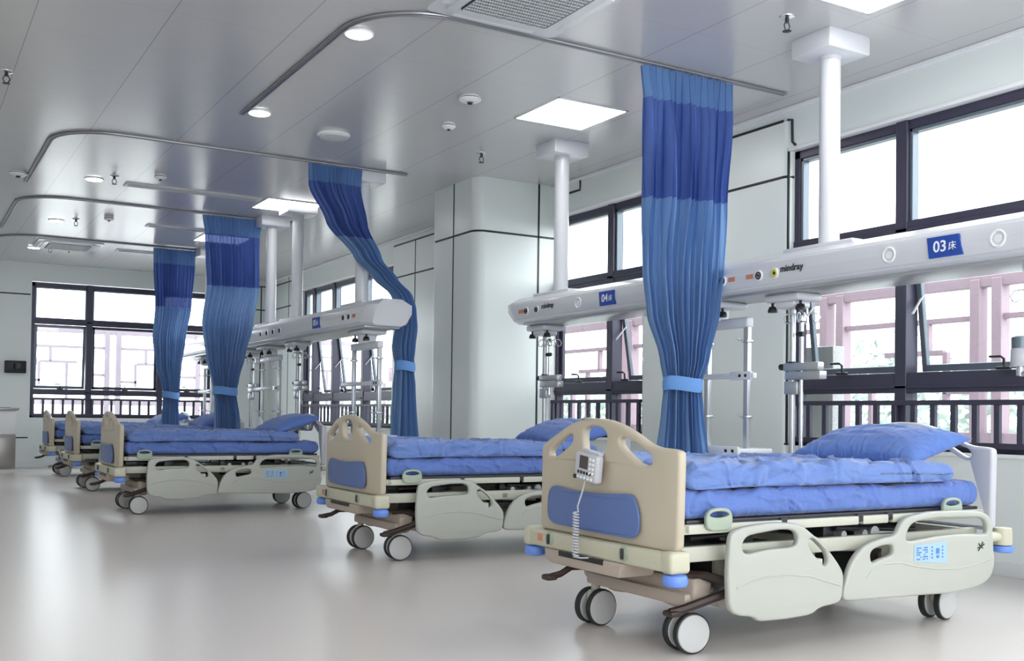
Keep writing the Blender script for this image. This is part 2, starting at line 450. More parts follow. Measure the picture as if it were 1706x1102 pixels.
vseam(xs, 13.14, .02, 3.42, 'x'); vseam(xs, 11.9, .02, 3.42, 'x')
# column
zc_ = 2.945
mb.box(CX0 - .003, CX0 + .004, CY0 + .13, CY1 - .13, zc_, zc_ + 2 * s)
mb.box(CX0 + .13, XW + .1, CY0 - .003, CY0 + .004, zc_, zc_ + 2 * s)
mb.tube([(CX0 + .13 + .13 * math.cos(R(180 + 90 * k / 8)), CY0 + .13 + .13 * math.sin(R(180 + 90 * k / 8)), zc_ + s) for k in range(9)], .011, 6)
vseam(CX0, 10.17, .02, ZC, 'x'); vseam(6.02, CY0, .02, ZC, 'y')
mb.tube([(XW - .004, 9.33, 3.40), (XW - .004, 9.12, 3.40), (XW - .004, 9.12, 3.50)], .012, 6)
# far stretch of window wall and end wall
for zz in (2.95, 3.40): mb.box(XW - .003, XW + .004, 17.95, YE, zz, zz + 2 * s); mb.box(5.7, XW, YE - .003, YE + .004, zz, zz + 2 * s)
vseam(XW, 18.6, .02, 3.5, 'x'); vseam(6.02, YE, .02, 3.4, 'y')
mb.box(XL, EX0 - .02, YE - .003, YE + .004, 2.97, 2.97 + 2 * s); mb.box(XL, EX0 - .02, YE - .003, YE + .004, .5, .5 + 2 * s)
struct('trim_3', mb, M['seam'])
struct('baseboard_right', MB().box(XW - .012, XW, YB, 6.1, 0, .09, .003).box(XW - .032, XW - .02, 6.15, 8.0, 0, .09, .003).box(XW - .012, XW, 8.05, CY0, 0, .09, .003)
       .box(XW - .032, XW - .02, 10.8, 13.9, 0, .09, .003).box(XW - .012, XW, 13.95, YE, 0, .09, .003), M['bulk'])
struct('baseboard_far', MB().box(XL, XW - .02, YE - .012, YE, 0, .1, .003), M['bulk'])
struct('trim_4', MB().box(XW - .02, XW + .16, -1.7, 6.1, SILL - .03, SILL, .006).box(XW - .02, XW + .16, 8.05, 9.66, SILL - .03, SILL, .006).box(XW - .02, XW + .16, 13.93, 17.9, SILL - .03, SILL, .006)
       .box(EX0, EX1, YE - .02, YE + .16, .83, .86, .006), M['whitem'])

# ------------------------------------------------------------------ windows
def window(name, length, sill, head, bays, mtx, open_deg, balusters=True, tz=(2.31, 2.43), mz=(1.22, 1.35), sash_side=0):
    """length along local u; bays = list of mullion centres; local frame: u along wall, w outward, z up.
    mtx maps (u, w, z) to the room. Structure object with frame, panes, sashes, handles, guard rail as parts."""
    fr = MB(); d0, d1 = .06, .15
    def bx(u0, u1, z0, z1, a=d0, b=d1, bev=.004, t=fr): t.box(u0, u1, a, b, z0, z1, bev, 1, mtx)
    bx(0, length, head - .075, head); bx(0, length, sill, sill + .06)
    bx(0, .06, sill, head); bx(length - .06, length, sill, head)
    for u in bays: bx(u - .05, u + .05, sill, head, .04, .17)
    bx(0, length, tz[0], tz[1], .05, .16); bx(0, length, mz[0], mz[1], .05, .16)
    # thin reveal lines on the big rails
    bx(0, length, (tz[0] + tz[1]) / 2 - .012, (tz[0] + tz[1]) / 2 + .012, .04, .05, .002); bx(0, length, mz[0] + .03, mz[0] + .05, .04, .05, .002)
    root = fr.build(name, M['winframe']); root['kind'] = 'structure'
    edges = [.06] + [v for u in bays for v in (u - .05, u + .05)] + [length - .06]
    for i in range(0, len(edges), 2):
        a, b = edges[i], edges[i + 1]
        MB().box(a, b, .105, .111, tz[1], head - .075, 0, 1, mtx).build('pane', M['glass'], root)
        MB().box(a, b, .105, .111, sill + .06, mz[0], 0, 1, mtx).build('pane', M['glass'], root)
        ins = MB()
        ins.box(a, a + .025, .07, .14, tz[1], head - .075, .003, 1, mtx).box(b - .025, b, .07, .14, tz[1], head - .075, .003, 1, mtx)
        ins.box(a, b, .07, .14, head - .1, head - .075, .003, 1, mtx)
        ins.build('inner_frame', M['sash'], root)
        # outward-hung sash
        z0, z1 = mz[1] + .005, tz[0] - .005
        od = open_deg[(i // 2) % len(open_deg)]
        rot = mtx @ Matrix.Translation((0, .12, z1)) @ Matrix.Rotation(R(od), 4, 'X') @ Matrix.Translation((0, -.12, -z1))
        sb = MB()
        w = .05
        for (u0, u1, zz0, zz1) in ((a, a + w, z0, z1), (b - w, b, z0, z1), (a, b, z0, z0 + w), (a, b, z1 - w, z1)):
            sb.box(u0 + .003, u1 - .003, .1, .14, zz0, zz1, .004, 1, rot)
        sh = sb.build('sash', M['sash'] if od else M['winframe'], root)
        MB().box(a + w, b - w, .117, .123, z0 + w, z1 - w, 0, 1, rot).build('pane', M['glass'], sh)
        uc = (a + b) / 2
        h = MB(); h.box(uc - .05, uc + .05, .01, .04, mz[1] - .002, mz[1] + .018, .005, 2, mtx)
        h.tube([(uc, .03, mz[1] + .015), (uc, .025, mz[1] + .07), (uc - .02, .02, mz[1] + .085), (uc - .09, .0, mz[1] + .085)], .009, 8, mtx=mtx)
        h.build('window_handle', M['black'], root)
        if od:
            st = MB()
            ss = b - .04 if sash_side else a + .04
            st.bar((ss, .06, mz[1] + .42), (ss, .12 + math.sin(R(od)) * .42, mz[1] + .56), .02, .008, mtx=mtx)
            st.build('stay', M['white'], root)
    if balusters:
        g = MB(); gz = (sill + .03, mz[0] - .055)
        g.box(.02, length - .02, .0, .04, gz[1] - .035, gz[1], .003, 1, mtx).box(.02, length - .02, .0, .04, gz[0], gz[0] + .04, .003, 1, mtx)
        gr = g.build('guard_rail', M['winframe'], root)
        n = int(length / .165)
        for k in range(n + 1):
            u = .05 + (length - .1) * k / n
            MB().box(u - .021, u + .021, .005, .035, gz[0] + .03, gz[1] - .03, .002, 1, mtx).build('baluster', M['winframe'], gr)
    return root
# right wall: u runs towards -y (near), w towards +x
def mright(y1): return Matrix(((0, 1, 0, XW), (-1, 0, 0, y1), (0, 0, 1, 0), (0, 0, 0, 1)))
window('window_1', 7.8, SILL, HEAD - .02, [1.06, 2.72, 4.4, 6.1], mright(6.12), (7, 7, 0, 7, 0), tz=(2.31, 2.44), mz=(1.2, 1.345))
window('window_2', 1.64, SILL, HEAD - .02, [1.06], mright(9.69), (0, 9), tz=(2.36, 2.48), mz=(1.23, 1.36))
window('window_3', 4.0, SILL, HEAD - .02, [.5, 1.45, 2.75], mright(17.9), (0, 8, 8, 8), tz=(2.36, 2.48), mz=(1.2, 1.34))
# end wall: u runs +x, w runs +y
mend = Matrix(((1, 0, 0, EX0), (0, 1, 0, YE), (0, 0, 1, 0), (0, 0, 0, 1)))
window('window_4', EX1 - EX0, .86, 3.21, [.95, 2.17], mend, (4, 0, 0), tz=(2.49, 2.6), mz=(1.26, 1.36))

# ------------------------------------------------------------------ outside
struct('ground_outside', MB().box(XW + .5, 40, -20, 50, -.6, -.5).box(-20, XW + .5, YE + .5, 50, -.6, -.5), M['paving'])
def lattice(name, u0, u1, mtx, label, k=0, zo=.2):
    mb = MB(); rnd = random.Random(k)
    def b_(a, b, z0, z1, t=.06):
        z0, z1 = (z0 + zo if z0 > 0 else z0), z1 + zo
        mb.box(a, b, -t / 2, t / 2, z0, z1, .004, 1, mtx)
    b_(u0, u1, 2.02, 2.12, .1); b_(u0, u1, .6, .7, .1)
    u = u0
    while u < u1:
        b_(u, u + .10, -.5, 2.09, .13); b_(u + .22, u + .32, -.5, 2.09, .13)
        p = u + .33; q = min(u + 1.8, u1)
        b_(p, q, 1.72, 1.77); b_(p + .45, p + .5, 1.45, 1.72); b_(p + .3, q - .5, 1.42, 1.47)
        b_(p + .75, p + .8, .7, 1.42); b_(p + .25, p + .3, .98, 1.45); b_(p, p + .3, 1.05, 1.1); b_(q - .35, q - .3, .7, 1.2); b_(q - .35, q, 1.18, 1.23)
        u += 1.8
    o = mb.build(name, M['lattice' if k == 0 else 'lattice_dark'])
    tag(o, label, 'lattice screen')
lattice('lattice_screen', -3.24, 19, Matrix(((0, 1, 0, 8.5), (1, 0, 0, 0), (0, 0, 1, 0), (0, 0, 0, 1))), 'red-brown timber lattice screen, colour paled for haze, outside the side windows', 0)
lattice('lattice_screen', 0, 9, Matrix(((1, 0, 0, 0), (0, 1, 0, 22.2), (0, 0, 1, 0), (0, 0, 0, 1))), 'faint grey lattice screen outside the end wall window', 1, .5)
tag(MB().box(7.2, 7.35, 6.56, 6.95, -.5, 1.66, .01).build('granite_pier', M['granite']), 'speckled grey granite pier just outside the window by the first curtain', 'pier')
def hedge(name, x0, x1, y0, y1, h, label, seed):
    """leafy planting: small tilted leaves scattered through a lumpy volume"""
    rnd = random.Random(seed); vs, fs = [], []
    n = int((y1 - y0) * 700)
    for _ in range(n):
        y = rnd.uniform(y0, y1); top = h * (.72 + .38 * noise.noise(Vector((y * .5, 3, 1))) + .12 * noise.noise(Vector((y * 2.2, 8, 1))))
        z = -.5 + (top + .5) * rnd.random() ** .75
        c = Vector((rnd.uniform(x0, x1) + .4 * noise.noise(Vector((y * 1.3, z * 1.3, 5))), y, z))
        a = Vector((rnd.uniform(-1, 1), rnd.uniform(-1, 1), rnd.uniform(-1, 1))).normalized(); b_ = a.orthogonal().normalized(); r = rnd.uniform(.07, .15)
        k = len(vs); vs += [c - a * r, c + b_ * r * .5, c + a * r, c - b_ * r * .5]; fs.append((k, k + 1, k + 2, k + 3))
    me = bpy.data.meshes.new(name); me.from_pydata([tuple(v) for v in vs], [], fs)
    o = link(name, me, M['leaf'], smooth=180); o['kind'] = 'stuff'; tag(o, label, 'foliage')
hedge('foliage', 13, 14.2, -6, 34, 2.9, 'green planting, colour paled for haze, beyond the side lattice screen', 3)

# ------------------------------------------------------------------ hospital bed (local: x from foot to head, y from near side to far side)
FB = [(-.033, .455), (-.042, .845), (-.036, .865), (-.004, .872), (.088, .876), (.152, .895), (.217, .928), (.319, .967), (.424, .989), (.533, .993), (.628, .985), (.745, .956), (.867, .908), (.962, .872), (.985, .862), (.992, .845), (.996, .455)]
H1 = [(.907, .839), (.804, .887), (.714, .923), (.688, .907), (.703, .873), (.833, .813), (.906, .804)]
H2 = [(.60, .887), (.598, .941), (.551, .958), (.477, .956), (.423, .934), (.419, .892), (.436, .845), (.466, .823), (.550, .819), (.590, .840)]
H3 = [(.335, .905), (.301, .918), (.217, .888), (.151, .855), (.119, .841), (.118, .802), (.19, .798), (.317, .869)]
BP = [(.908, .638), (.856, .676), (.7, .662), (.531, .659), (.35, .668), (.249, .676), (.216, .661), (.185, .589), (.189, .518), (.221, .487), (.528, .489), (.863, .494), (.916, .524)]
RF = [(.266, .511), (.286, .534), (.338, .549), (.473, .561), (.563, .561), (.67, .548), (.754, .495), (.84, .431), (.912, .355), (.938, .314), (.928, .214), (.906, .189), (.787, .18), (.743, .153), (.586, .146), (.424, .15), (.403, .172), (.303, .186), (.263, .218), (.255, .356)]
RFh1 = [(.336, .485), (.362, .511), (.416, .518), (.546, .53), (.61, .527), (.645, .513), (.656, .479), (.639, .452), (.471, .45), (.353, .434), (.333, .46)]
RFh2 = [(.715, .476), (.739, .486), (.784, .462), (.832, .41), (.838, .37), (.818, .355), (.797, .373), (.722, .437)]
RFl = [(.30, .30), (.38, .32), (.453, .334), (.585, .337), (.721, .321), (.819, .294), (.91, .268)]
RH = [(.942, .195), (.932, .223), (.949, .282), (.977, .351), (1.028, .409), (1.102, .447), (1.209, .465), (1.278, .469), (1.317, .531), (1.364, .555), (1.493, .572), (1.66, .573), (1.832, .569), (1.938, .55), (1.983, .515), (1.993, .435), (1.997, .345), (2.008, .327), (2.0, .277), (1.976, .233), (1.923, .203), (1.835, .187), (1.663, .176), (1.464, .182), (1.181, .188)]
RHh1 = [(1.342, .456), (1.373, .512), (1.429, .531), (1.576, .54), (1.797, .535), (1.903, .529), (1.942, .505), (1.95, .454), (1.93, .446), (1.746, .458), (1.577, .455), (1.365, .439)]
RHh2 = [(1.103, .395), (1.133, .419), (1.209, .431), (1.256, .428), (1.264, .402), (1.256, .381), (1.164, .366), (1.118, .348)]
RHl = [(1.08, .29), (1.11, .32), (1.186, .346), (1.31, .344), (1.405, .322), (1.552, .3), (1.72, .292), (1.858, .305), (1.99, .328)]
W = 1.04   # overall width of the bed

def bow(me, x0, amt):
    """gentle outward curve of the end boards across their width"""
    for v in me.vertices: v.co.x += amt * (1 - ((v.co.y - .48) / .52) ** 2)
    return me

def make_bed():
    t = thing('hospital_bed', '', 'hospital bed', group='hospital beds along the window wall')
    yc = .478
    # end boards
    fb = MB().mesh(bow(plate(FB, [H1, H2, H3], .042, .014, 'x', .03), 0, -.03)).build('footboard', M['beige'], t)
    MB().mesh(bow(plate(BP, [], .012, .004, 'x', .009), 0, -.032)).build('insert_panel', M['panel_blue'], fb, label='blue insert panel')
    lh = lambda L: [(y * .94 + .03, z) for y, z in L]
    hh1 = [(.85, .86), (.78, .885), (.72, .90), (.70, .885), (.85, .815), (.87, .82)]
    hh3 = [(.10, .86), (.17, .885), (.23, .90), (.25, .885), (.12, .815), (.08, .82)]
    hb = MB().mesh(bow(plate(FB, [hh1, H2, hh3], .05, .016, 'x', 2.03), 0, .02)).build('headboard', M['headgrey'], t)
    MB().box(1.995, 2.03, .49, .55, .965, .98, .003).build('head_slot', M['black'], hb)
    # cross bar and bumpers at the foot
    fbar = MB().box(-.03, .06, -.03, 1.09, .375, .455, .014, 3)
    fbar.box(-.032, .075, -.045, .03, .37, .462, .02, 4).box(-.032, .075, 1.02, 1.095, .37, .462, .02, 4)
    fbo = fbar.build('foot_bar', M['cream'], t)
    for yy in (.27, .85):
        k = MB().cyl((-.036, yy, .42), (-.030, yy, .42), .031, seg=24, bev=.002)
        kk = k.build('lock_knob', M['grip'], fbo)
        MB().box(-.046, -.035, yy - .007, yy + .007, .397, .443, .003).build('knob_slot', M['darkmetal'], kk)
    MB().box(-.033, -.029, .915, .955, .402, .438, .001).build('warning_label', M['orange'], fbo, label='small orange warning label')
    for yy in (-.005, 1.06):
        b = MB().lathe([(.034, 0), (.047, .006), (.053, .018), (.053, .034), (.047, .048), (.03, .054)], (.022, yy, .316)).build('bumper_roller', M['roller_blue'], t, label='blue bumper roller')
    for yy in (.0, 1.0):
        b = MB().lathe([(.045, 0), (.047, .01), (.047, .06), (.045, .085), (.02, .088)], (2.15, yy, .378)).cyl((2.02, yy, .42), (2.15, yy, .42), .025).build('head_bumper', M['cream'], t)
        MB().lathe([(.04, 0), (.052, .006), (.055, .02), (.052, .034), (.03, .038)], (2.155, yy, .338)).build('bumper_roller', M['roller_blue'], b, label='blue bumper roller')
    # under-bar tray
    MB().prism([(.28, .375), (.90, .375), (.885, .325), (.84, .31), (.31, .31)], 'x', -.03, .16, .008).build('foot_tray', M['fairing'], t)
    MB().box(-.033, -.02, .42, .77, .352, .374).build('tray_slot', M['black'], t)
    # mattress deck
    deck = MB().box(.1, 1.98, .02, .93, .56, .578, .004).build('mattress_deck', M['darkmetal'], t)
    dr = MB()
    for yy in (.0, .92):
        for (a, b) in ((.07, .62), (.65, 1.10), (1.13, 1.30), (1.33, 1.98)): dr.box(a, b, yy, yy + .035, .522, .562, .006)
    dr.box(.06, .1, 0, .95, .525, .56, .004).box(1.96, 2.0, 0, .95, .525, .56, .004)
    dr.build('deck_rail', M['frame'], t)
    for yy in (.005, .925):
        for a in (.635, 1.115, 1.315): MB().box(a - .02, a + .02, yy, yy + .025, .535, .57, .003).build('deck_joint', M['darkmetal'], t)
    # upper side frame and lower machinery
    fr = MB()
    for yy in (.05, .87): fr.box(.04, 2.02, yy, yy + .04, .40, .465, .006)
    fr.box(.04, .1, .05, .91, .40, .46, .006).box(1.96, 2.02, .05, .91, .40, .46, .006).box(.98, 1.03, .05, .91, .41, .45, .004)
    fr.build('upper_frame', M['frame'], t)
    me_ = MB()
    me_.box(.1, .4, .15, .8, .48, .51, .004).box(1.2, 1.7, .2, .75, .47, .5, .006)
    me_.cyl((.3, .3, .45), (.95, .42, .36), .028).cyl((1.75, .6, .44), (1.1, .48, .37), .028).cyl((.2, .12, .49), (.7, .12, .51), .012)
    me_.box(.62, .86, .22, .42, .33, .43, .01).box(1.25, 1.5, .5, .7, .33, .43, .01).box(1.0, 1.1, .12, .2, .43, .52, .01).box(.45, .55, .1, .18, .44, .52, .01)
    me_.box(1.55, 1.62, .1, .18, .44, .54, .01).cyl((1.05, .1, .5), (1.6, .1, .47), .012)
    me_.build('actuator', M['darkmetal'], t)
    for yy in (.1, .84):
        mf = MB()
        mf.bar((.3, yy, .24), (.62, yy, .42), .045, .02).bar((1.45, yy, .24), (1.75, yy, .42), .045, .02)
        mf.bar((.62, yy + .02, .42), (1.3, yy + .02, .39), .03, .02); mf.cyl((.62, yy - .02, .42), (.62, yy + .04, .42), .022); mf.cyl((1.3, yy - .02, .47), (1.3, yy + .03, .47), .03)
        mf.cyl((1.08, yy - .03, .47), (1.08, yy + .02, .47), .018).cyl((1.22, yy - .03, .47), (1.22, yy + .02, .47), .018)
        mf.build('lift_linkage', M['alu'], t)
    MB().box(.42, .62, .35, .6, .2, .42, .01).box(.44, .6, .37, .58, .4, .52, .01).build('lift_column', M['black'], t)
    MB().box(1.45, 1.65, .35, .6, .2, .42, .01).box(1.47, 1.63, .37, .58, .4, .52, .01).build('lift_column', M['black'], t)
    bf = MB()
    for yy in (.16, .76): bf.box(.2, 1.9, yy, yy + .045, .2, .26, .01)
    bf.box(.18, .26, .12, .85, .2, .255, .01).box(1.84, 1.92, .12, .85, .2, .255, .01)
    bf.build('base_frame', M['fairing'], t)
    FA = [(.77, .318), (.775, .20), (.70, .18), (.60, .187), (.52, .205), (.40, .205), (.30, .185), (.235, .178), (.17, .18), (.105, .21), (.09, .318)]
    MB().mesh(plate(FA, [], .1, .02, 'x', .26, 1)).box(.3, .6, .1, .78, .2, .27, .02).build('base_cover', M['fairing'], t)
    MB().mesh(plate(FA, [], .08, .02, 'x', 1.86, 1)).build('base_cover', M['fairing'], t)
    for yy in (.12, .8): MB().box(.36, .41, yy, yy + .04, .24, .42, .004).cyl((.38, yy - .02, .22), (.38, yy + .05, .22), .035).build('frame_post', M['frame'], t)
    # brake pedals
    MB().tube([(.10, .12, .185), (.16, .1, .20), (.34, .02, .27), (.36, .03, .30), (.28, .1, .33), (.20, .2, .33)], .02, 8).box(.08, .14, .085, .15, .17, .195, .01).build('brake_pedal', M['pedal'], t)
    MB().tube([(-.10, .74, .262), (-.04, .74, .272), (.02, .74, .30), (.1, .72, .30)], .016, 8).box(-.13, -.07, .71, .77, .248, .275, .012, 3).build('brake_pedal', M['pedal'], t)
    # castors
    def castor(cx, cy, ang):
        rot = Matrix.Translation((cx, cy, 0)) @ Matrix.Rotation(ang, 4, 'Z')
        c = MB().cyl((0, 0, .14), (0, 0, .24), .022, mtx=rot).box(-.045, .05, -.022, .022, .085, .17, .02, 3, rot).build('castor', M['frame'], t)
        for sd in (-1, 1):
            y0, y1 = sd * .024, sd * .058
            ty = MB().lathe([(.076, -.017), (.086, -.013), (.0875, 0), (.086, .013), (.076, .017)], seg=40, mtx=rot @ Matrix.Translation((0, (y0 + y1) / 2, .0875)) @ Matrix.Rotation(R(90), 4, 'X')).build('wheel', M['tyre'], c)
            ym = (y0 + y1) / 2
            MB().lathe([(.078, -.002), (.080, .0), (.077, .004), (.06, .007), (.0, .009)], seg=40, mtx=rot @ Matrix.Translation((0, ym + sd * .016, .0875)) @ Matrix.Rotation(R(-90) * sd, 4, 'X')) \
                .lathe([(.076, -.002), (.078, .0), (.074, .003), (.06, .005), (.0, .006)], seg=40, mtx=rot @ Matrix.Translation((0, ym - sd * .0155, .0875)) @ Matrix.Rotation(R(90) * sd, 4, 'X')).build('wheel_cover', M['wheel'], ty)
    castor(.23, .17, R(-6)); castor(.23, .84, R(5)); castor(1.87, .17, R(8)); castor(1.87, .84, R(-8))
    # side rails, both sides
    for sd, yy in ((-1, -.045), (1, .985)):
        a = MB().mesh(plate(RF, [RFh1, RFh2], .034, .012, 'y', yy)).build('foot_side_rail', M['rail'], t)
        MB().tube([(x, yy + sd * .0165, z) for x, z in RFl], .0045, 6).build('raised_line', M['rail'], a)
        for u0, z0_ in ((.40, .30), (.78, .25)): MB().box(u0, u0 + .04, min(yy, yy - sd * .09), max(yy, yy - sd * .09), z0_, z0_ + .14, .006).build('rail_bracket', M['frame'], a)
        b = MB().mesh(plate(RH, [RHh1, RHh2], .034, .012, 'y', yy)).build('head_side_rail', M['rail'], t)
        MB().tube([(x, yy + sd * .0165, z) for x, z in RHl], .0045, 6).build('raised_line', M['rail'], b)
        for u0 in (1.3, 1.75): MB().box(u0, u0 + .04, min(yy, yy - sd * .09), max(yy, yy - sd * .09), .25, .42, .006).build('rail_bracket', M['frame'], b)
        if sd == -1:
            yl = yy - .0175
            lb = MB().prism([(1.40, .42), (1.635, .428), (1.635, .322), (1.395, .345)], 'y', yl - .0015, yl).build('instruction_label', M['label'], b, label='pale blue instruction label')
            q = MB(); rr = random.Random(4)
            for cx_ in (1.43, 1.475):
                for k in range(6):
                    zz = .405 - k * .0105
                    for j in range(4):
                        if rr.random() < .8: q.box(cx_ - .016 + j * .009, cx_ - .010 + j * .009, yl - .003, yl - .001, zz - .003, zz + .003)
            for cx_ in (1.525, 1.60):
                for k in range(4): q.box(cx_ - .004, cx_ + .004, yl - .003, yl - .001, .40 - k * .016, .408 - k * .016)
            q.box(1.553, 1.577, yl - .003, yl - .001, .372, .398).box(1.556, 1.574, yl - .003, yl - .001, .352, .365)
            q.build('printed_lettering', M['labelblue'], lb)
            MB().tube([(1.872, yl - .001, .405), (1.888, yl - .001, .386), (1.905, yl - .001, .38)], .003, 6).tube([(1.905, yl - .001, .41), (1.89, yl - .001, .39), (1.87, yl - .001, .368)], .003, 6) \
                .tube([(1.865, yl - .001, .383), (1.89, yl - .001, .386), (1.915, yl - .001, .40)], .003, 6).build('maker_mark', M['mark'], b)
    # mattress retainers
    for xx in (.243, 1.735):
        for sd, yy in ((-1, -.012), (1, .955)):
            pl_ = plate([(xx - .075, .58), (xx - .062, .617), (xx - .03, .629), (xx + .03, .629), (xx + .062, .617), (xx + .075, .58), (xx + .06, .535), (xx - .06, .535)],
                        [[(xx - .055, .595), (xx - .045, .61), (xx, .616), (xx + .045, .61), (xx + .055, .595), (xx, .587)]], .02, .006, 'y', yy, 1)
            MB().mesh(pl_).build('mattress_retainer', M['grip'], t, label='grey-green mattress retainer loop')
    return t

# ---- bedding
def wr(p, s1, s2):
    """wrinkle height: broad puffs cut by sharp creases that run diagonally"""
    w = Vector((noise.noise(p * 2.1), noise.noise(p * 2.1 + Vector((9, 1, 4))), 0)) * .22
    a = p + w
    u, v = a.x * .8 + a.y * .6, -a.x * .6 + a.y * .8
    n1 = noise.noise(Vector((u * s1 * 1.0, v * s1 * 3.2, a.z * 5)))
    u, v = a.x * .95 - a.y * .3, a.x * .3 + a.y * .95
    n2 = noise.noise(Vector((u * s2 * 2.6 + 7, v * s2 * .8, a.z * 3)))
    n3 = noise.noise(Vector((a.x * 2.2, a.y * 2.2, a.z * 2.2)))
    r1 = max(0, 1 - abs(n1) * 5.5) ** 1.6; r2 = max(0, 1 - abs(n2) * 6) ** 1.6
    return n3 * .7 + .75 * r1 - .65 * r2 + n1 * .5

def soft_slab(x0, x1, y0, y1, z0, z1, nx, nc, amp, seed, rnd=.045, sagf=None, n_exp=5):
    """closed soft slab: superelliptic section (even arc steps) swept along x, wrinkled, ends rounded"""
    yc, zc, hy, hz = (y0 + y1) / 2, (z0 + z1) / 2, (y1 - y0) / 2, (z1 - z0) / 2
    def sec(a):
        ca, sa = math.cos(a), math.sin(a)
        # corner radius set by the half height, flats in between
        k = hz
        py = math.copysign(abs(ca) ** (2 / n_exp), ca) if abs(ca) > 1e-9 else 0.
        pz = math.copysign(abs(sa) ** (2 / n_exp), sa) if abs(sa) > 1e-9 else 0.
        return (py * k, pz * k)
    dense = []
    for k in range(2880):
        a = 2 * PI * k / 2880; y_, z_ = sec(a)
        dense.append((y_ + math.copysign(hy - hz, math.cos(a)), z_, y_ / hz, z_ / hz))
    L = [0.]
    for k in range(2880):
        p, q = dense[k], dense[(k + 1) % 2880]; L.append(L[-1] + math.hypot(p[0] - q[0], p[1] - q[1]))
    samp = []; j = 0
    for k in range(nc):
        t = L[-1] * k / nc
        while L[j + 1] < t: j += 1
        f = (t - L[j]) / max(1e-9, L[j + 1] - L[j]); p, q = dense[j], dense[(j + 1) % 2880]
        samp.append([p[i] + (q[i] - p[i]) * f for i in range(4)])
    b = bmesh.new(); rings = []; off = Vector((seed * 3.1, seed * 1.7, seed))
    for i in range(nx + 1):
        u = i / nx; x = x0 + (x1 - x0) * (u - math.sin(2 * PI * u) / (2 * PI) * .55)
        e = min(x - x0, x1 - x); f = min(1, e / rnd); sc = math.sqrt(max(0, 1 - (1 - f) ** 2))
        ring = []
        for (py_, pz_, ny, nz) in samp:
            yy = yc + py_ - math.copysign(rnd * .6 * (1 - sc), py_); zz = zc + pz_ * (.12 + .88 * sc)
            p = Vector((x, yy, zz))
            if sagf: p = sagf(p, py_ / hy, nz)
            nrm = Vector((0, ny * abs(ny) ** 2 if abs(py_) > hy - hz else 0, nz * abs(nz) ** 2))
            if nrm.length > 1e-6: nrm.normalize()
            d = amp * wr(p + off, 2.3, 2.6) * (.35 + .65 * sc)
            if nz < -.75: d *= .08
            ring.append(b.verts.new(p + nrm * d))
        rings.append(ring)
    for A, B_ in zip(rings, rings[1:]):
        for k in range(nc): b.faces.new((A[k], A[(k + 1) % nc], B_[(k + 1) % nc], B_[k]))
    b.faces.new(rings[0][::-1]); b.faces.new(rings[-1])
    bmesh.ops.recalc_face_normals(b, faces=b.faces)
    me = bpy.data.meshes.new('soft'); b.to_mesh(me); b.free()
    return me

def make_mattress():
    me = soft_slab(.075, 2.0, .02, .96,   .579, .70, 200, 260, .017, 1.3, rnd=.05, n_exp=3.2)
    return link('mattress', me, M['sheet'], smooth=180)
def make_duvet():
    def sag(p, py, pz):
        # overhanging, wavy lower hem along the sides; rolled front edge at the foot
        edge = max(0, abs(py) - .9) / .1
        p = p.copy()
        if pz < .2: p.z -= .022 * edge * (noise.noise(Vector((p.x * 2.2, p.y * 3, 3))) + .35)
        p.z += .012 * noise.noise(Vector((p.x * 2.5, p.y * 2.5, 7))) * (1 if pz > 0 else .2)
        p.z -= .02 * max(0, (p.x - .3)) * .3 if pz > 0 else 0
        return p
    me = soft_slab(.09, 1.78, .0, .975, .708, .808, 300, 340, .024, 4.6, rnd=.06, sagf=sag, n_exp=2.6)
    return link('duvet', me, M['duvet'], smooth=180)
def make_pillow():
    b = bmesh.new(); n = 44; top, bot = [], []
    a, h, t = .25, .39, .105     # half x, half y, half thickness
    for s_ in (1, -1):
        g = []
        for i in range(n + 1):
            row = []
            for j in range(n + 1):
                u, v = -1 + 2 * i / n, -1 + 2 * j / n
                pin = 1 - .10 * (1 - v * v) * u * u - 0
                x = u * a * (1 - .10 * (1 - v * v) ** 1 * abs(u)); y = v * h * (1 - .07 * (1 - u * u))
                z = s_ * t * (max(0, 1 - abs(u) ** 2.4) ** .45) * (max(0, 1 - abs(v) ** 3.0) ** .45)
                p = Vector((x, y, z)); p.z += s_ * .010 * wr(p + Vector((s_, 3, 1)), 3, 3) * (1 - max(abs(u), abs(v)) ** 6)
                if s_ < 0: p.z *= .45
                row.append(b.verts.new(p))
            g.append(row)
        for i in range(n):
            for j in range(n):
                f = (g[i][j], g[i + 1][j], g[i + 1][j + 1], g[i][j + 1]); b.faces.new(f if s_ > 0 else f[::-1])
    bmesh.ops.remove_doubles(b, verts=b.verts, dist=.0008)
    me = bpy.data.meshes.new('pillow'); b.to_mesh(me); b.free()
    return link('pillow', me, M['pillow'], smooth=180)

bed0, mat0, duv0, pil0 = make_bed(), make_mattress(), make_duvet(), make_pillow()
BEDS = [(2.70, 3.30, 'nearest'), (2.76, 6.40, 'second'), (1.82, 10.38, 'third'), (1.90, 13.62, 'fourth'), (1.99, 16.75, 'fifth')]
bl = ['hospital bed nearest the camera, with a hand control hooked on its beige footboard',
      'hospital bed between the nearest bed and the white column, under the 04 sign',
      'hospital bed standing behind the white column, its whole near side in view',
      'far hospital bed, partly hidden behind the bed beside the column',
      'farthest hospital bed, closest to the end wall window']
ml = ['blue-sheeted mattress on the nearest bed', 'blue-sheeted mattress on the second bed from the camera', 'blue-sheeted mattress on the bed behind the white column',
      'blue-sheeted mattress on the second bed from the end wall', 'blue-sheeted mattress on the farthest bed by the end wall']
dl = ['creased blue duvet spread on the nearest bed', 'creased blue duvet on the second bed from the camera', 'dark-looking blue duvet on the bed behind the white column',
      'blue duvet on the second bed from the end wall', 'blue duvet on the farthest bed by the end wall']
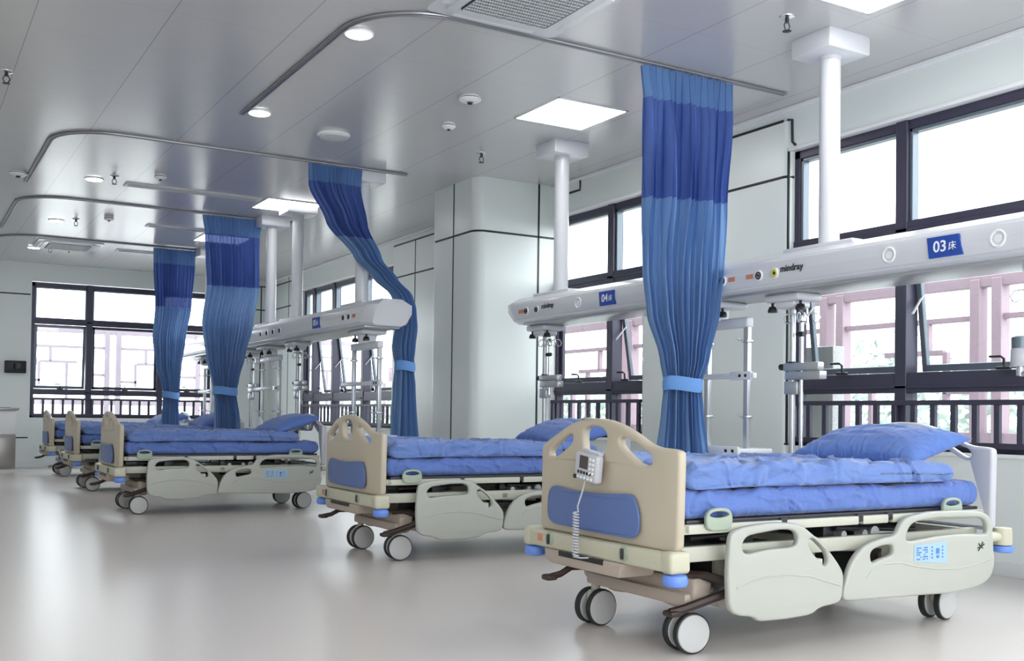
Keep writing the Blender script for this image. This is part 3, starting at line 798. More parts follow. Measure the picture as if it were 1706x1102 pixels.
pl_ = ['big blue pillow on the nearest bed, in front of the window', 'blue pillow on the second bed, seen through the nearest footboard', 'blue pillow on the bed behind the white column',
       'blue pillow beside the second-farthest curtain, fourth bed along', 'pale-lit blue pillow on the farthest bed beside the last curtain']
for i, (bx_, by_, _) in enumerate(BEDS):
    b = bed0 if i == 0 else copy_tree(bed0)
    b.location = (bx_, by_, 0); b['label'] = bl[i]
    for src, labs, cat, grp, off in ((mat0, ml, 'mattress', 'blue mattresses', (0, 0, 0)), (duv0, dl, 'duvet', 'blue duvets', (0, 0, 0)), (pil0, pl_, 'pillow', 'blue pillows', (1.765, .46, .852))):
        o = src if i == 0 else copy_tree(src)
        o.location = (bx_ + off[0], by_ + off[1], off[2]); tag(o, labs[i], cat, grp)
        if src is pil0: o.rotation_euler = (R((0, 4, -3, 5, 0)[i]), R(-14 - 4 * (i == 2)), R((4, -8, 6, -4, 3)[i]))

# hand control hooked on the nearest footboard
hc = thing('hand_control', 'pale grey bed hand control with coiled cord on the nearest footboard', 'hand control', (2.66, 3.30, 0))
rot = Matrix.Translation((-.012, .505, .775)) @ Matrix.Rotation(R(-90), 4, 'Z') @ Matrix.Rotation(R(90), 4, 'X') @ Matrix.Rotation(R(-7), 4, 'Z')
# local x to picture right (-y), local y up, local z to the viewer (-x)
MB().box(-.085, .085, -.062, .062, -.02, .02, .012, 3, rot).box(-.06, .07, .055, .075, -.03, .0, .008, 2, rot).build('housing', M['headgrey'], hc)
sc_ = MB().box(-.045, .02, -.008, .05, .0195, .0215, .001, 1, rot).build('screen', M['screen'], hc)
k = MB()
for i in range(5): k.box(-.055 + i * .022, -.04 + i * .022, -.032, -.018, .019, .023, .002, 1, rot)
k.build('function_keys', M['black'], hc)
k = MB()
for i in range(5): k.cyl(rot @ Vector((-.05 + i * .026, -.047, .018)), rot @ Vector((-.05 + i * .026, -.047, .024)), .006, seg=12)
for i in range(4):
    for j in range(2): k.cyl(rot @ Vector((.038 + j * .022, -.02 + i * .02, .018)), rot @ Vector((.038 + j * .022, -.02 + i * .02, .024)), .006, seg=12)
k.build('keypad', M['whitem'], hc)
MB().cyl(rot @ Vector((-.07, -.05, .016)), rot @ Vector((-.07, -.05, .026)), .01, seg=14).build('knob', M['darkmetal'], hc)
pts = [(-.02, .52, .715), (-.03, .53, .66), (-.04, .548, .60)]
for i in range(15 * 12 + 1):
    a = 2 * PI * i / 12; z = .575 - .195 * i / 180
    pts.append((-.045 + .012 * math.cos(a), .550 + .002 + .013 * math.sin(a), z))
pts += [(-.045, .57, .375), (-.02, .55, .37), (.02, .52, .372)]
MB().tube(pts, .0038, 6).build('coiled_cord', M['headgrey'], hc)

# ------------------------------------------------------------------ ceiling-hung supply beams
SEC = [(-.20, -.155), (-.25, -.13), (-.262, -.04), (-.24, .04), (-.13, .10), (.13, .10), (.24, .04), (.262, -.04), (.25, -.13), (.20, -.155)]
BZ = 2.03
def beam_mesh(y0, y1):
    b = bmesh.new(); rings = []
    def ring(y, sx, fn=lambda z: 0): return [b.verts.new((x * sx, y + fn(z), BZ + z)) for x, z in SEC]
    st = [(y0, .72, 1), (y0 + .02, .8, 1), (y0 + .16, 1, 1), (y1 - .16, 1, -1), (y1 - .02, .8, -1), (y1, .72, -1)]
    for y, sx, s_ in st:
        inner = abs(y - y0) > .1 and abs(y - y1) > .1
        rings.append(ring(y, sx, (lambda z: 0) if False else (lambda z, s_=s_: s_ * (.16 * max(0, (-z) / .155) + (.05 if z > .07 else 0)))))
    for A, B_ in zip(rings, rings[1:]):
        n = len(A)
        for k in range(n): b.faces.new((A[k], A[(k + 1) % n], B_[(k + 1) % n], B_[k]))
    b.faces.new(rings[0][::-1]); b.faces.new(rings[-1])
    bmesh.ops.recalc_face_normals(b, faces=b.faces)
    bmesh.ops.bevel(b, geom=[e for e in b.edges if abs((e.verts[0].co - e.verts[1].co).y) > 1], offset=.012, segments=2, affect='EDGES')
    me = bpy.data.meshes.new('beam'); b.to_mesh(me); b.free(); return me
def sign(parent, bx_, y, txt, s_=1.):
    # plate on the slanted front; reads towards -x
    x = bx_ - .262
    h = MB().prism([(y + .11, BZ + .01), (y - .095, BZ + .01), (y - .12, BZ - .108), (y + .095, BZ - .108)], 'x', x - .006, x + .01).build('number_sign', M['sign'], parent, label='blue bed number sign')
    mt = Matrix.Translation((x - .008, y + .022, BZ - .05)) @ Matrix(((0, 0, -1, 0), (-1, 0, 0, 0), (0, 1, 0, 0), (0, 0, 0, 1)))
    mb = MB().mesh(text_mesh(txt, .088, mt, bold=.0012))
    mt2 = Matrix.Translation((x - .008, y - .058, BZ - .055)) @ Matrix(((0, 0, -1, 0), (-1, 0, 0, 0), (0, 1, 0, 0), (0, 0, 0, 1)))
    mb.mesh(text_mesh('床', .052, mt2))
    mb.build('lettering', M['signw'], h, smooth=180)
def outlet(parent, bx_, y, z=-.055, ring='black', flag=0):
    x = bx_ - .258
    o = MB().cyl((x + .004, y, BZ + z), (x - .008, y, BZ + z), .036, seg=24, bev=.003).build('gas_outlet', M['whitem'], parent)
    r_ = MB().tube([(x - .009, y + .022 * math.cos(2 * PI * k / 20), BZ + z + .022 * math.sin(2 * PI * k / 20)) for k in range(20)], .006, 6, True).build('outlet_ring', M['yellow' if ring == 'yellow' else 'mark'], o)
    MB().cyl((x - .006, y, BZ + z), (x - .012, y, BZ + z), .011, seg=12).build('outlet_socket', M['mark'], o)
    if flag: MB().box(x - .003, x + .003, y + flag * .09 - .034, y + flag * .09 + .034, BZ + z - .014, BZ + z + .018).build('outlet_label', M['orange'], parent, label='orange gas label')
def inspection_ring(parent, bx_, y, z=-.05):
    x = bx_ - .258
    MB().tube([(x, y + .042 * math.cos(2 * PI * k / 28), BZ + z + .042 * math.sin(2 * PI * k / 28)) for k in range(28)], .007, 6, True).cyl((x + .004, y, BZ + z), (x - .003, y, BZ + z), .022, seg=16).build('lamp_port', M['whitem'], parent)
def supply_beam(bx_, y0, y1, poles, label):
    t = thing('supply_beam', label, 'medical supply beam', (0, 0, 0), 'ceiling-hung supply beams')
    me = beam_mesh(y0, y1); me.transform(Matrix.Translation((bx_, 0, 0)))
    link('beam_body', me, M['white'], t, 30)
    MB().box(bx_ - .19, bx_ + .19, y0 + .3, y1 - .3, BZ - .172, BZ - .15, .005).build('rail_channel', M['alu'], t)
    for py in poles:
        p = MB().cyl((bx_, py, BZ + .09), (bx_, py, ZC - .1), .068, seg=32).cyl((bx_, py, ZC - .15), (bx_, py, ZC - .11), .074, seg=32).build('support_pole', M['white'], t)
        MB().box(bx_ - .19, bx_ + .19, py - .17, py + .17, ZC - .125, ZC + .005, .012, 3).build('ceiling_cover', M['white'], p)
        MB().box(bx_ - .12, bx_ + .12, py - .3, py + .3, BZ + .095, BZ + .125, .008).build('pole_plate', M['white'], p)
    return t
BA = 5.31
beamA = supply_beam(BA, 1.3, 8.78, (1.66, 4.88, 8.12), 'long white ceiling-hung supply beam with the 04 and 03 signs')
sign(beamA, BA, 3.80, '03'); sign(beamA, BA, 7.02, '04')
outlet(beamA, BA, 5.62, flag=-1); outlet(beamA, BA, 5.26, flag=1); outlet(beamA, BA, 5.13 - .02, ring='yellow')
outlet(beamA, BA, 8.30); outlet(beamA, BA, 8.12)
inspection_ring(beamA, BA, 4.18); inspection_ring(beamA, BA, 3.47); inspection_ring(beamA, BA, 7.45)
MB().box(BA - .262, BA - .256, 8.34, 8.44, BZ - .07, BZ - .035).build('outlet_label', M['orange'], beamA, label='orange gas label')
def brand(par, y):
    mt = Matrix.Translation((BA - .266, y, BZ - .035)) @ Matrix(((0, 0, -1, 0), (-1, 0, 0, 0), (0, 1, 0, 0), (0, 0, 0, 1)))
    MB().mesh(text_mesh('mindray', .062, mt, bold=.0012)).build('lettering', M['mark'], par, smooth=180)
brand(beamA, 4.955); brand(beamA, 7.93)
BB = 4.19
beamB = supply_beam(BB, 9.36, 18.45, (10.22, 12.27, 13.3, 16.4), 'white supply beam behind the swept-aside curtain, bearing the small blue sign')
sign(beamB, BB, 10.86, '05'); 
for y in (9.9, 10.05, 12.1, 12.35, 12.6, 12.85, 15.0, 15.3, 15.55): outlet(beamB, BB, y)
MB().box(BB - .262, BB - .256, 9.74, 9.82, BZ - .07, BZ - .035).build('outlet_label', M['orange'], beamB, label='orange gas label')

# ------------------------------------------------------------------ equipment columns hanging from the beams
UZ = BZ - .17
def knob(mb, x, y, z):
    mb.cyl((x, y, z), (x, y, z - .03), .010, seg=10); mb.cyl((x, y, z - .03), (x, y, z - .055), .024, .034, seg=10); mb.cyl((x, y, z - .055), (x, y, z - .07), .034, seg=10)
def iv_column(x, y, label, two=False, zlow=.42, dh=-.085):
    t = thing('drip_stand', label, 'drip stand', (0, 0, 0), 'hanging drip columns')
    MB().box(x - .12, x + .12, y - .16, y + .16, UZ - .055, UZ, .02, 3).box(x - .08, x + .08, y - .09, y + .09, UZ - .1, UZ - .05, .015, 3).build('carriage', M['white'], t)
    for dy in (-.13, .13): k = MB(); knob(k, x - .06, y + dy, UZ - .05); k.build('clamp_knob', M['black'], t)
    MB().cyl((x, y, zlow), (x, y, UZ - .09), .022, seg=16).build('main_pole', M['alu'], t)
    x2, y2 = x, y + dh
    a = MB().box(x - .03, x + .03, y - .26, y + .06, 1.33, 1.385, .008).box(x - .035, x + .035, y - .28, y + .04, 1.27, 1.325, .008).box(x - .03, x + .03, y - .07, y + .05, 1.17, 1.26, .008).build('clamp_arm', M['alu'], t)
    MB().cyl((x - .01, y + .06, 1.36), (x - .01, y + .1, 1.36), .022, seg=10).build('arm_knob', M['black'], a)
    MB().cyl((x, y, 1.385), (x, y, 1.395), .03, seg=12).build('arm_cap', M['black'], a)
    p = MB().cyl((x2, y2, zlow if two else 1.2), (x2, y2, 1.70 if two else 1.68), .014, seg=12).lathe([(.014, 0), (.026, .01), (.028, .05), (.018, .07), (.0, .075)], (x2, y2, 1.66)).build('hook_pole', M['chrome'], t)
    h = MB()
    for k in range(4):
        a_ = k * PI / 2 + .5; c, s_ = math.cos(a_), math.sin(a_)
        h.tube([(x2 + c * r, y2 + s_ * r, 1.71 + z) for r, z in ((.02, 0), (.06, .012), (.105, .008), (.125, -.02), (.115, -.05), (.09, -.055), (.078, -.035))], .0045, 6)
    h.build('hook_crown', M['chrome'], p)
    MB().cyl((x2 - .01, y2 + .03, 1.58), (x2 - .01, y2 - .03, 1.58), .018, seg=10).build('pole_knob', M['black'], p)
    return t
def shelf_column(x, y, label, span=.34, posts=None):
    t = thing('shelf_rack', label, 'equipment rack', (0, 0, 0), 'hanging shelf racks')
    MB().box(x - .14, x + .14, y - .2, y + .2, UZ - .05, UZ, .02, 3).lathe([(.06, -.1), (.09, -.095), (.1, -.02), (.12, 0)], (x, y, UZ - .04)).build('carriage', M['white'], t)
    for dy in (-.15, .15): k = MB(); knob(k, x - .07, y + dy, UZ - .045); k.build('clamp_knob', M['black'], t)
    ya, yb = posts or (y - span, y + span * .25)
    MB().box(x - .035, x + .035, ya - .03, yb + .03, UZ - .2, UZ - .125, .015, 3).build('head_bar', M['white'], t)
    for yy in (ya, yb):
        p = MB().box(x - .02, x + .02, yy - .022, yy + .022, .74, UZ - .19, .005).build('post', M['alu'], t)
        hk = MB()
        for zz in (1.0, 1.55):
            hk.box(x - .03, x + .03, yy - .03, yy + .03, zz, zz + .02, .004).tube([(x - .03, yy, zz + .01), (x - .08, yy, zz + .01), (x - .085, yy, zz + .03)], .006, 6)
        hk.build('post_hook', M['chrome'], p)
    r_ = MB().box(x - .04, x + .0, ya - .1, yb + .28, 1.29, 1.33, .006).box(x - .045, x - .02, ya - .08, ya + .14, 1.28, 1.34, .006).build('cross_rail', M['white'], t)
    for dy in (-.03, .03): MB().cyl((x - .05, ya + dy, 1.31), (x - .04, ya + dy, 1.31), .012, seg=10).build('rail_screw', M['black'], r_)
    s_ = MB().box(x - .16, x + .18, ya - .08, yb + .2, .75, .785, .01).box(x - .18, x - .16, ya - .1, yb + .22, .735, .80, .006).build('shelf', M['white'], t)
    MB().box(x - .186, x - .178, yb + .0, yb + .06, .745, .79, .003).build('shelf_clip', M['roller_blue'], s_)
    for yy in (ya + .02, ya - .05): MB().cyl((x - .186, yy, .768), (x - .18, yy, .768), .012, seg=10).build('rail_screw', M['black'], s_)
    return t
iv_column(BA, 5.20, 'drip stand with chrome hooks hanging beside the nearest bed head', two=True)
iv_column(BA, 8.38, 'drip stand under the far tip of the 04 beam, against the white column')
iv_column(BA, 3.27, 'drip stand whose chrome hook peeks in at the right edge', dh=.15)
shelf_column(BA, 5.98, 'white shelf rack hanging just right of the nearest curtain')
shelf_column(BB, 10.05, 'hanging shelf rack beside the swept-aside curtain', posts=(9.72, 10.39))
iv_column(BB, 12.2, 'slim drip stand between the two shelf racks of the far beam', two=True)
shelf_column(BB, 13.25, 'hanging shelf rack just right of the third curtain', posts=(12.89, 13.59))
iv_column(BB, 14.1, 'drip stand close beside the third curtain', two=False)
shelf_column(BB, 16.5, 'hanging shelf rack glimpsed between the two farthest curtains')
# suction jar at the right edge
jar = thing('suction_jar', 'grey suction jar at the right edge of the window', 'jar', (BA, 3.51, 1.305))
jb = MB().lathe([(.045, 0), (.05, .01), (.05, .09), (.045, .1)], seg=20).build('jar_body', M['headgrey'], jar)
MB().lathe([(.046, .1), (.046, .16), (.03, .17)], seg=20).build('jar_lid', M['sash'], jar)
MB().cyl((0, 0, .01), (0, 0, -.05), .02).cyl((0, 0, -.04), (0, -.21, -.04), .015).build('bracket', M['alu'], jar)
# pump bottle on the far shelf
pb = thing('pump_bottle', 'small white pump bottle near the far drip poles', 'bottle', (BB - .08, 13.42, .785))
MB().lathe([(.035, 0), (.038, .01), (.038, .1), (.015, .14), (.012, .16)], seg=16).build('bottle_body', M['whitem'], pb)
MB().cyl((0, 0, .15), (0, 0, .2), .008).box(-.04, .01, -.008, .008, .195, .21, .003).build('pump_head', M['headgrey'], pb)

# ------------------------------------------------------------------ curtain tracks
def track(pts, label):
    t = MB()
    # lathe a thin flat rail: two lips
    for off in (-.016, .016):
        q = []
        for i, p in enumerate(pts):
            a = pts[max(0, i - 1)]; c = pts[min(len(pts) - 1, i + 1)]
            d = Vector((c[0] - a[0], c[1] - a[1])).normalized(); nn = Vector((-d.y, d.x)) * off
            q.append((p[0] + nn.x, p[1] + nn.y, ZC - .012))
        t.tube(q, .009, 6)
    t.tube([(p[0], p[1], ZC - .004) for p in pts], .014, 6)
    tag(t.build('curtain_track', M['track']), label, 'curtain track', 'ceiling curtain tracks')
def bent(x1, y, x0, yend, r=.55):
    pts = [(x1, y)]
    for k in range(13):
        a = R(-90 - 90 * k / 12); pts.append((x0 + r + r * math.cos(a), y + r + r * math.sin(a)))
    pts.append((x0, yend)); return pts
track(bent(5.9, 5.88, 2.48, 8.75), 'curtain track bending round the nearest downlight, carrying the first curtain')
track(bent(4.6, 10.02, 1.2, 12.66), 'curtain track carrying the swept-aside curtain')
track(bent(4.6, 13.4, 1.22, 16.1), 'curtain track carrying the third curtain')
track(bent(4.6, 16.55, 1.25, 19.3), 'curtain track farthest away, in front of the end wall')

# ------------------------------------------------------------------ curtains
def lerp_keys(keys, z):
    """keys sorted by falling z: (z, cx, cy, width, rot, amp, bulge)"""
    if z >= keys[0][0]: return keys[0][1:]
    for a, b in zip(keys, keys[1:]):
        if a[0] >= z >= b[0]:
            t = (a[0] - z) / (a[0] - b[0]); t = t * t * (3 - 2 * t) * .6 + t * .4
            return [x + (y - x) * t for x, y in zip(a[1:], b[1:])]
    return keys[-1][1:]
def make_curtain(keys, bands, tie_z, label, nfold=17, seed=1, nu=440, head_z=None):
    rnd = random.Random(seed)
    t = thing('privacy_curtain', label, 'curtain', (keys[0][1], keys[0][2], 0), 'blue privacy curtains')
    ox, oy = keys[0][1], keys[0][2]
    ph = [rnd.uniform(-.5, .5) for _ in range(nfold * 2 + 4)]; am = [rnd.uniform(.55, 1.25) for _ in range(nfold * 2 + 4)]
    def P(u, z, inset=0.):
        cx, cy, w, rot, amp, bulge = lerp_keys(keys, z)
        top = keys[0][0]
        s_ = u * nfold; i = int(s_); f = s_ - i
        A = am[i] * (1 - f) + am[i + 1] * f
        drift = noise.noise(Vector((u * 5 + seed, z * 1.1, seed))) * .9
        loose = min(1, (top - z) / .3)
        wave = math.sin(2 * PI * s_ + drift * 1.6 * loose + ph[i] * 0)
        wave2 = math.sin(2 * PI * s_ * .31 + seed + z * .6) * .6 * loose
        fine = noise.noise(Vector((u * 26 + seed * 3, z * 1.6, 9))) * .22 * loose
        v = amp * (A * wave + wave2 + fine)
        h = (u - .5) * w + .25 * w / nfold * math.sin(4 * PI * s_) * .5
        v2 = v - bulge * (1 - (2 * u - 1) ** 2) + inset
        c, s2 = math.cos(rot), math.sin(rot)
        x = cx - ox + h * c - v2 * s2 * -1 * 0 + v2 * s2 * -1 * -1 * 0 + (-v2) * 0
        # dir1 = (c, s); dir2 = (-s, c)
        return Vector((cx - ox + h * c - v2 * s2, cy - oy + h * s2 + v2 * c, z))
    for name, z1, z0, matn in bands:
        nv = max(4, int((z1 - z0) / .04)); b = bmesh.new(); rows = []
        for j in range(nv + 1):
            z = z1 + (z0 - z1) * j / nv
            rows.append([b.verts.new(P(i / nu, z)) for i in range(nu + 1)])
        for A_, B_ in zip(rows, rows[1:]):
            for i in range(nu): b.faces.new((A_[i], A_[i + 1], B_[i + 1], B_[i]))
        me = bpy.data.meshes.new(name); b.to_mesh(me); b.free()
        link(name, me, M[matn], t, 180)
    # tie band: a closed loop hugging the bundle
    cx, cy, w, rot, amp, bulge = lerp_keys(keys, tie_z)
    b = bmesh.new(); rows = []
    for j in range(5):
        z = tie_z + .05 - .1 * j / 4; row = []
        cx2, cy2, w2, rot2, amp2, bu2 = lerp_keys(keys, z)
        for k in range(48):
            a = 2 * PI * k / 48; e = .012 if j not in (0, 4) else .006
            hx = (w / 2 + e + .005) * math.cos(a); hy = (amp * 1.75 + e + .01) * math.sin(a) - bulge * .6
            c, s2 = math.cos(rot), math.sin(rot)
            row.append(b.verts.new((cx2 - ox + hx * c - hy * s2, cy2 - oy + hx * s2 + hy * c, z + .01 * math.sin(a * 2))))
        rows.append(row)
    for A_, B_ in zip(rows, rows[1:]):
        for i in range(48): b.faces.new((A_[i], A_[(i + 1) % 48], B_[(i + 1) % 48], B_[i]))
    me = bpy.data.meshes.new('tie_band'); b.to_mesh(me); b.free()
    link('tie_band', me, M['tie'], t, 180)
    return t
T = ZC - .03
# z, cx, cy, width, rotation, fold amplitude, bulge
make_curtain([(T, 4.93, 5.88, .84, 0, .035, 0), (3.28, 4.93, 5.88, .78, R(-3), .04, .0), (2.6, 4.89, 5.87, .66, R(-12), .055, .05), (2.05, 4.835, 5.80, .58, R(-34), .045, .05),
              (1.75, 4.84, 5.80, .52, R(-34), .05, .05), (1.42, 4.87, 5.82, .35, R(-30), .05, .04), (1.24, 4.87, 5.84, .26, R(-25), .04, .03), (1.05, 4.87, 5.84, .29, R(-25), .05, .03), (.7, 4.88, 5.85, .37, R(-20), .055, .03), (.3, 4.88, 5.85, .42, R(-20), .06, .03)],
             [('heading', T, 3.28, 'heading'), ('net_band', 3.28, 2.57, 'net'), ('curtain_body', 2.57, .3, 'curtain')], 1.24,
             'tall blue privacy curtain tied at the waist behind the nearest bed', 14, 2)
make_curtain([(T, 3.80, 10.0, .58, 0, .035, 0), (3.3, 3.80, 10.0, .56, 0, .04, 0), (2.94, 3.94, 10.0, .44, 0, .05, 0), (2.6, 4.17, 9.98, .30, 0, .045, 0), (2.4, 4.36, 9.96, .27, 0, .045, 0), (2.24, 4.54, 9.95, .24, 0, .04, 0),
              (2.1, 4.60, 9.95, .20, 0, .04, 0), (1.9, 4.60, 9.96, .24, 0, .045, .02), (1.7, 4.58, 9.98, .25, 0, .05, .02), (1.5, 4.585, 9.98, .19, 0, .045, .02), (1.3, 4.59, 9.98, .24, 0, .05, .02), (.3, 4.61, 9.98, .38, 0, .05, .02)],
             [('heading', T, 3.33, 'heading'), ('net_band', 3.33, 2.8, 'net'), ('curtain_body', 2.8, .3, 'curtain')], 1.5,
             'blue privacy curtain swept sideways over the end of the far supply beam', 14, 5)
make_curtain([(T, 3.70, 13.38, .78, 0, .035, 0), (3.27, 3.70, 13.38, .72, 0, .04, 0), (2.6, 3.70, 13.3, .66, R(-6), .055, .03), (2.1, 3.56, 13.02, .62, R(-14), .05, .05),
              (1.7, 3.55, 13.05, .48, R(-14), .06, .05), (1.4, 3.56, 13.1, .34, R(-10), .06, .04), (1.24, 3.57, 13.12, .27, R(-10), .05, .03), (.9, 3.60, 13.12, .31, R(-10), .055, .03), (.3, 3.60, 13.12, .36, R(-10), .06, .03)],
             [('heading', T, 3.27, 'heading'), ('net_band', 3.27, 2.6, 'net'), ('curtain_body', 2.6, .3, 'curtain')], 1.26,
             'blue privacy curtain tied at the waist over the bed behind the column', 15, 8, 360)
make_curtain([(T, 3.68, 16.53, .64, 0, .035, 0), (3.27, 3.68, 16.53, .62, 0, .04, 0), (2.6, 3.66, 16.45, .54, R(-6), .055, .03), (2.1, 3.56, 16.25, .48, R(-10), .05, .05),
              (1.7, 3.56, 16.25, .38, R(-10), .06, .05), (1.4, 3.60, 16.28, .27, R(-10), .055, .04), (1.24, 3.61, 16.3, .22, R(-10), .05, .03), (.9, 3.61, 16.3, .26, R(-10), .05, .03), (.3, 3.61, 16.3, .3, R(-10), .055, .03)],
             [('heading', T, 3.27, 'heading'), ('net_band', 3.27, 2.6, 'net'), ('curtain_body', 2.6, .3, 'curtain')], 1.24,
             'farthest blue privacy curtain, in front of the end wall window', 14, 11, 320)

# ------------------------------------------------------------------ ceiling fittings
def downlight(x, y, label):
    t = thing('downlight', label, 'downlight', (x, y, ZC), 'round ceiling downlights')
    MB().lathe([(.085, -.012), (.098, -.010), (.1, 0), (.1, .004)], seg=36).build('trim_ring', M['whitem'], t)
    MB().cyl((0, 0, -.016), (0, 0, -.010), .084, seg=36).build('diffuser', M['lamp'], t)
for x, y, l in ((2.61, 6.48, 'round downlight inside the nearest track bend, biggest of the round lights'), (2.60, 8.65, 'round downlight at the tip of the nearest curtain track'),
                (1.83, 12.14, 'round downlight beside a sprinkler, inside the second track'), (1.81, 15.09, 'round downlight inside the third track'), (1.82, 17.81, 'round downlight beside the far air conditioner'),
                (2.61, 3.4, 'unseen round downlight overhead, above the frame'), (2.61, .6, 'unseen round downlight behind the camera')):  # these two are unseen, presumed fixtures kept for their light
    downlight(x, y, l)
def panel_light(x, y, label, s_=.69):
    t = thing('ceiling_light', label, 'ceiling light', (x, y, ZC), 'square ceiling panel lights')
    f = MB()
    for (a, b, c, d) in ((-s_ / 2, s_ / 2, -s_ / 2, -s_ / 2 + .015), (-s_ / 2, s_ / 2, s_ / 2 - .015, s_ / 2), (-s_ / 2, -s_ / 2 + .015, -s_ / 2, s_ / 2), (s_ / 2 - .015, s_ / 2, -s_ / 2, s_ / 2)): f.box(a, b, c, d, -.010, .004, .002)
    f.build('light_frame', M['whitem'], t)
    MB().box(-s_ / 2 + .014, s_ / 2 - .014, -s_ / 2 + .014, s_ / 2 - .014, -.008, .002).build('diffuser', M['lamp'], t)
for x, y, l in ((4.825, 7.26, 'square panel light above the second bed, by the first curtain'), (4.08, 12.37, 'square panel light behind the swept-aside curtain'), (4.08, 15.3, 'small-looking square panel light half hidden by the third curtain'),
                (4.825, 4.1, 'unseen square panel light above the nearest bed, out of the frame'), (4.825, .9, 'unseen square panel light behind the camera, near the window wall'),  # from here on unseen: presumed fixtures, kept for the light they add
                (.3, .9, 'unseen square panel light behind the camera, over the aisle'), (-.6, 5.6, 'unseen square panel light over the aisle, left of the frame'), (-.6, 11.0, 'unseen square panel light over the far aisle, left of the frame'),
                (-.6, 16.0, 'unseen square panel light over the aisle end, left of the frame')):
    panel_light(x, y, l)
def smoke(x, y, label, r=.065):
    t = thing('smoke_detector', label, 'smoke detector', (x, y, ZC), 'ceiling smoke detectors')
    MB().lathe([(r * .8, 0), (r * .95, -.012), (r * .95, -.018)], seg=28).build('base', M['whitem'], t)
    MB().lathe([(r * .85, -.018), (r * .85, -.026)], seg=28).build('sensor_gap', M['groove'], t)
    MB().lathe([(r, -.026), (r, -.034), (r * .7, -.05), (r * .3, -.055), (r * .25, -.053)], seg=28).build('cover', M['whitem'], t)
    MB().lathe([(r * .25, -.052), (r * .22, -.066), (0.001, -.068)], seg=16).build('sensor_tip', M['groove'], t)
smoke(3.88, 7.28, 'smoke detector left of the nearer square panel light', .09)
smoke(2.40, 11.52, 'smoke detector above the second curtain track')
smoke(2.36, 14.4, 'smoke detector above the third curtain track')
smoke(2.3, 17.6, 'smoke detector near the far air conditioner', .07)
smoke(1.08, 12.22, 'white detector at the left tip of the second track', .09)
smoke(4.09, 8.06, 'small white detector behind the black-banded smoke detector', .06)
def speaker(x, y):
    t = thing('ceiling_speaker', 'round white ceiling speaker above the swept-aside curtain', 'speaker', (x, y, ZC))
    MB().lathe([(.145, 0), (.15, -.01), (.14, -.02)], seg=40).build('speaker_ring', M['whitem'], t)
    MB().lathe([(.132, -.018), (.128, -.034), (.08, -.040), (.001, -.042)], seg=40).build('speaker_grille', M['vent'], t)
speaker(3.38, 8.96)
def sprinkler(x, y, label):
    t = thing('sprinkler', label, 'sprinkler', (x, y, ZC), 'ceiling sprinklers')
    MB().lathe([(.05, 0), (.048, -.006), (.02, -.016)], seg=24).build('escutcheon', M['chrome'], t)
    b = MB().cyl((0, 0, -.01), (0, 0, -.04), .013, seg=12)
    b.tube([(-.012, 0, -.035), (-.024, 0, -.06), (-.010, 0, -.09)], .004, 6).tube([(.012, 0, -.035), (.024, 0, -.06), (.010, 0, -.09)], .004, 6).build('sprinkler_body', M['darkmetal'], t)
    MB().lathe([(.006, -.085), (.028, -.092), (.028, -.095), (.004, -.098)], seg=16).build('deflector', M['darkmetal'], t)
for x, y, l in ((4.78, 4.75, 'chrome sprinkler above the nearest beam pole'), (4.83, 8.81, 'small sprinkler in front of the white column'), (.67, 8.64, 'sprinkler at the left edge of the ceiling'),
                (1.99, 11.86, 'sprinkler beside the downlight inside the second track'), (2.02, 14.84, 'sprinkler beside the downlight inside the third track'), (2.03, 17.6, 'farthest sprinkler, near the far air conditioner')):
    sprinkler(x, y, l)
# air-conditioning cassette
def cassette(x, y, label, s_=.95, dark=True):
    t = thing('air_conditioner', label, 'air conditioner', (x, y, ZC), 'ceiling air conditioners')
    h = s_ / 2
    body = MB()
    pts = []
    r = .06
    for cx_, cy_, a0 in ((h - r, h - r, 0), (-h + r, h - r, 90), (-h + r, -h + r, 180), (h - r, -h + r, 270)):
        for k in range(5): a = R(a0 + 22.5 * k); pts.append((cx_ + r * math.cos(a), cy_ + r * math.sin(a)))
    body.prism(pts, 'z', -.018, .004)
    body.prism([(p[0] * .8, p[1] * .8) for p in pts], 'z', -.035, -.016)
    body.build('panel', M['white'], t)
    g = h * .62
    MB().prism([(p[0] * .66, p[1] * .66) for p in pts], 'z', -.038, -.033).build('intake', M['groove'], t)
    gr = MB(); n = 34
    for k in range(n + 1):
        u = -g + 2 * g * k / n
        gr.box(u - .0022, u + .0022, -g, g, -.044, -.038)
    for k in range(15):
        u = -g + 2 * g * k / 14
        gr.box(-g, g, u - .0028, u + .0028, -.045, -.038)
    gr.build('intake_grille', M['vent'], t)
    for k in range(4):
        rot = Matrix.Rotation(k * PI / 2, 4, 'Z')
        fl = MB().box(-h * .62, h * .62, h * .80, h * .93, -.028, -.016, .004, 2, rot @ Matrix.Rotation(R(0), 4, 'X')).build('air_flap', M['whitem'], t)
        MB().box(-h * .64, h * .64, h * .785, h * .802, -.022, -.0165, 0, 1, rot).build('flap_slot', M['groove'], fl)
    return t
cassette(3.25, 5.37, 'ceiling air conditioner with dark grille at the top of the frame', .94)
cassette(2.24, 17.25, 'far ceiling air conditioner, small above the end wall window', .92)
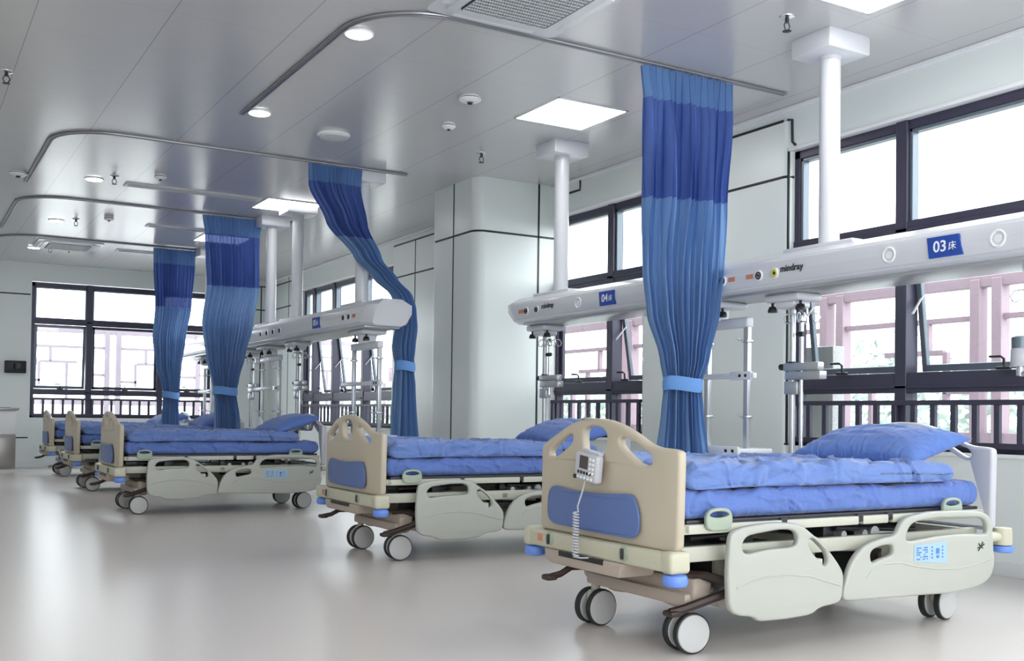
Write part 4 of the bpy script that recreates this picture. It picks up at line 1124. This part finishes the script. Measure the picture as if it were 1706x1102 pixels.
def slot_vent(x0, x1, y, label):
    t = thing('slot_vent', label, 'air vent', ((x0 + x1) / 2, y, ZC), 'long ceiling slot vents')
    L = (x1 - x0) / 2
    MB().box(-L, L, -.11, .11, -.012, .004, .004).build('vent_frame', M['vent'], t)
    MB().box(-L + .04, L - .04, -.06, .06, -.0135, -.011).build('vent_slot', M['steel'], t)
    f = MB()
    for k in range(5): f.box(-L + .04, L - .04, -.05 + k * .025 - .003, -.05 + k * .025 + .003, -.018, -.012)
    f.build('vent_blade', M['vent'], t)
slot_vent(2.16, 3.7, 12.2, 'long slot vent leading to the second square panel light')
slot_vent(2.9, 4.1, 14.75, 'slot vent above the third curtain')
slot_vent(2.95, 3.9, 17.3, 'slot vent beside the far air conditioner')

# ------------------------------------------------------------------ left edge: cabinet, dispenser, cables
cb = thing('steel_cabinet', 'low stainless cabinet with sink top at the left edge', 'cabinet', (1.14, 18.0, 0))
MB().box(-.5, .5, 0, .55, .06, .60, .006).box(-.46, .46, .04, .5, 0, .06).build('cabinet_body', M['steel'], cb)
MB().box(-.02, .46, -.015, 0.0, .1, .56, .004).build('door', M['steel'], cb)
MB().box(-.5, -.04, -.015, 0.0, .1, .56, .004).build('door', M['steel'], cb)
MB().box(-.5, .5, -.01, .55, .60, .98, .012).build('basin_surround', M['whitem'], cb)
MB().prism([(-.52, .98), (.52, .98), (.54, 1.0), (.54, 1.02), (-.52, 1.02)], 'y', -.04, .56, .004).build('sink_top', M['steel'], cb)
MB().box(-.45, .42, .03, .48, 1.018, 1.026, .003).build('basin', M['darkmetal'], cb)
dp = thing('dispenser', 'black wall dispenser above the steel cabinet', 'dispenser', (1.76, YE, 1.72))
MB().box(-.165, .165, -.13, 0, -.105, .105, .012).build('dispenser_body', M['black'], dp)
MB().lathe([(.055, -.05), (.06, 0), (.05, .05), (.03, .06)], seg=20, mtx=Matrix.Translation((.02, -.14, .01))).build('nozzle', M['darkmetal'], dp)
rr = random.Random(5); pts = []
for k in range(60): a = k * .7; pts.append((2.45 + .16 * math.cos(a) + .1 * math.sin(k * .31) + .004 * k, 19.25 + .13 * math.sin(a) + rr.uniform(-.02, .02), .012 + .03 * abs(math.sin(k * .9)) + .0006 * k))
tag(MB().tube(pts, .011, 6).build('cable', M['steel']), 'tangle of grey cable on the floor by the end wall', 'cable')
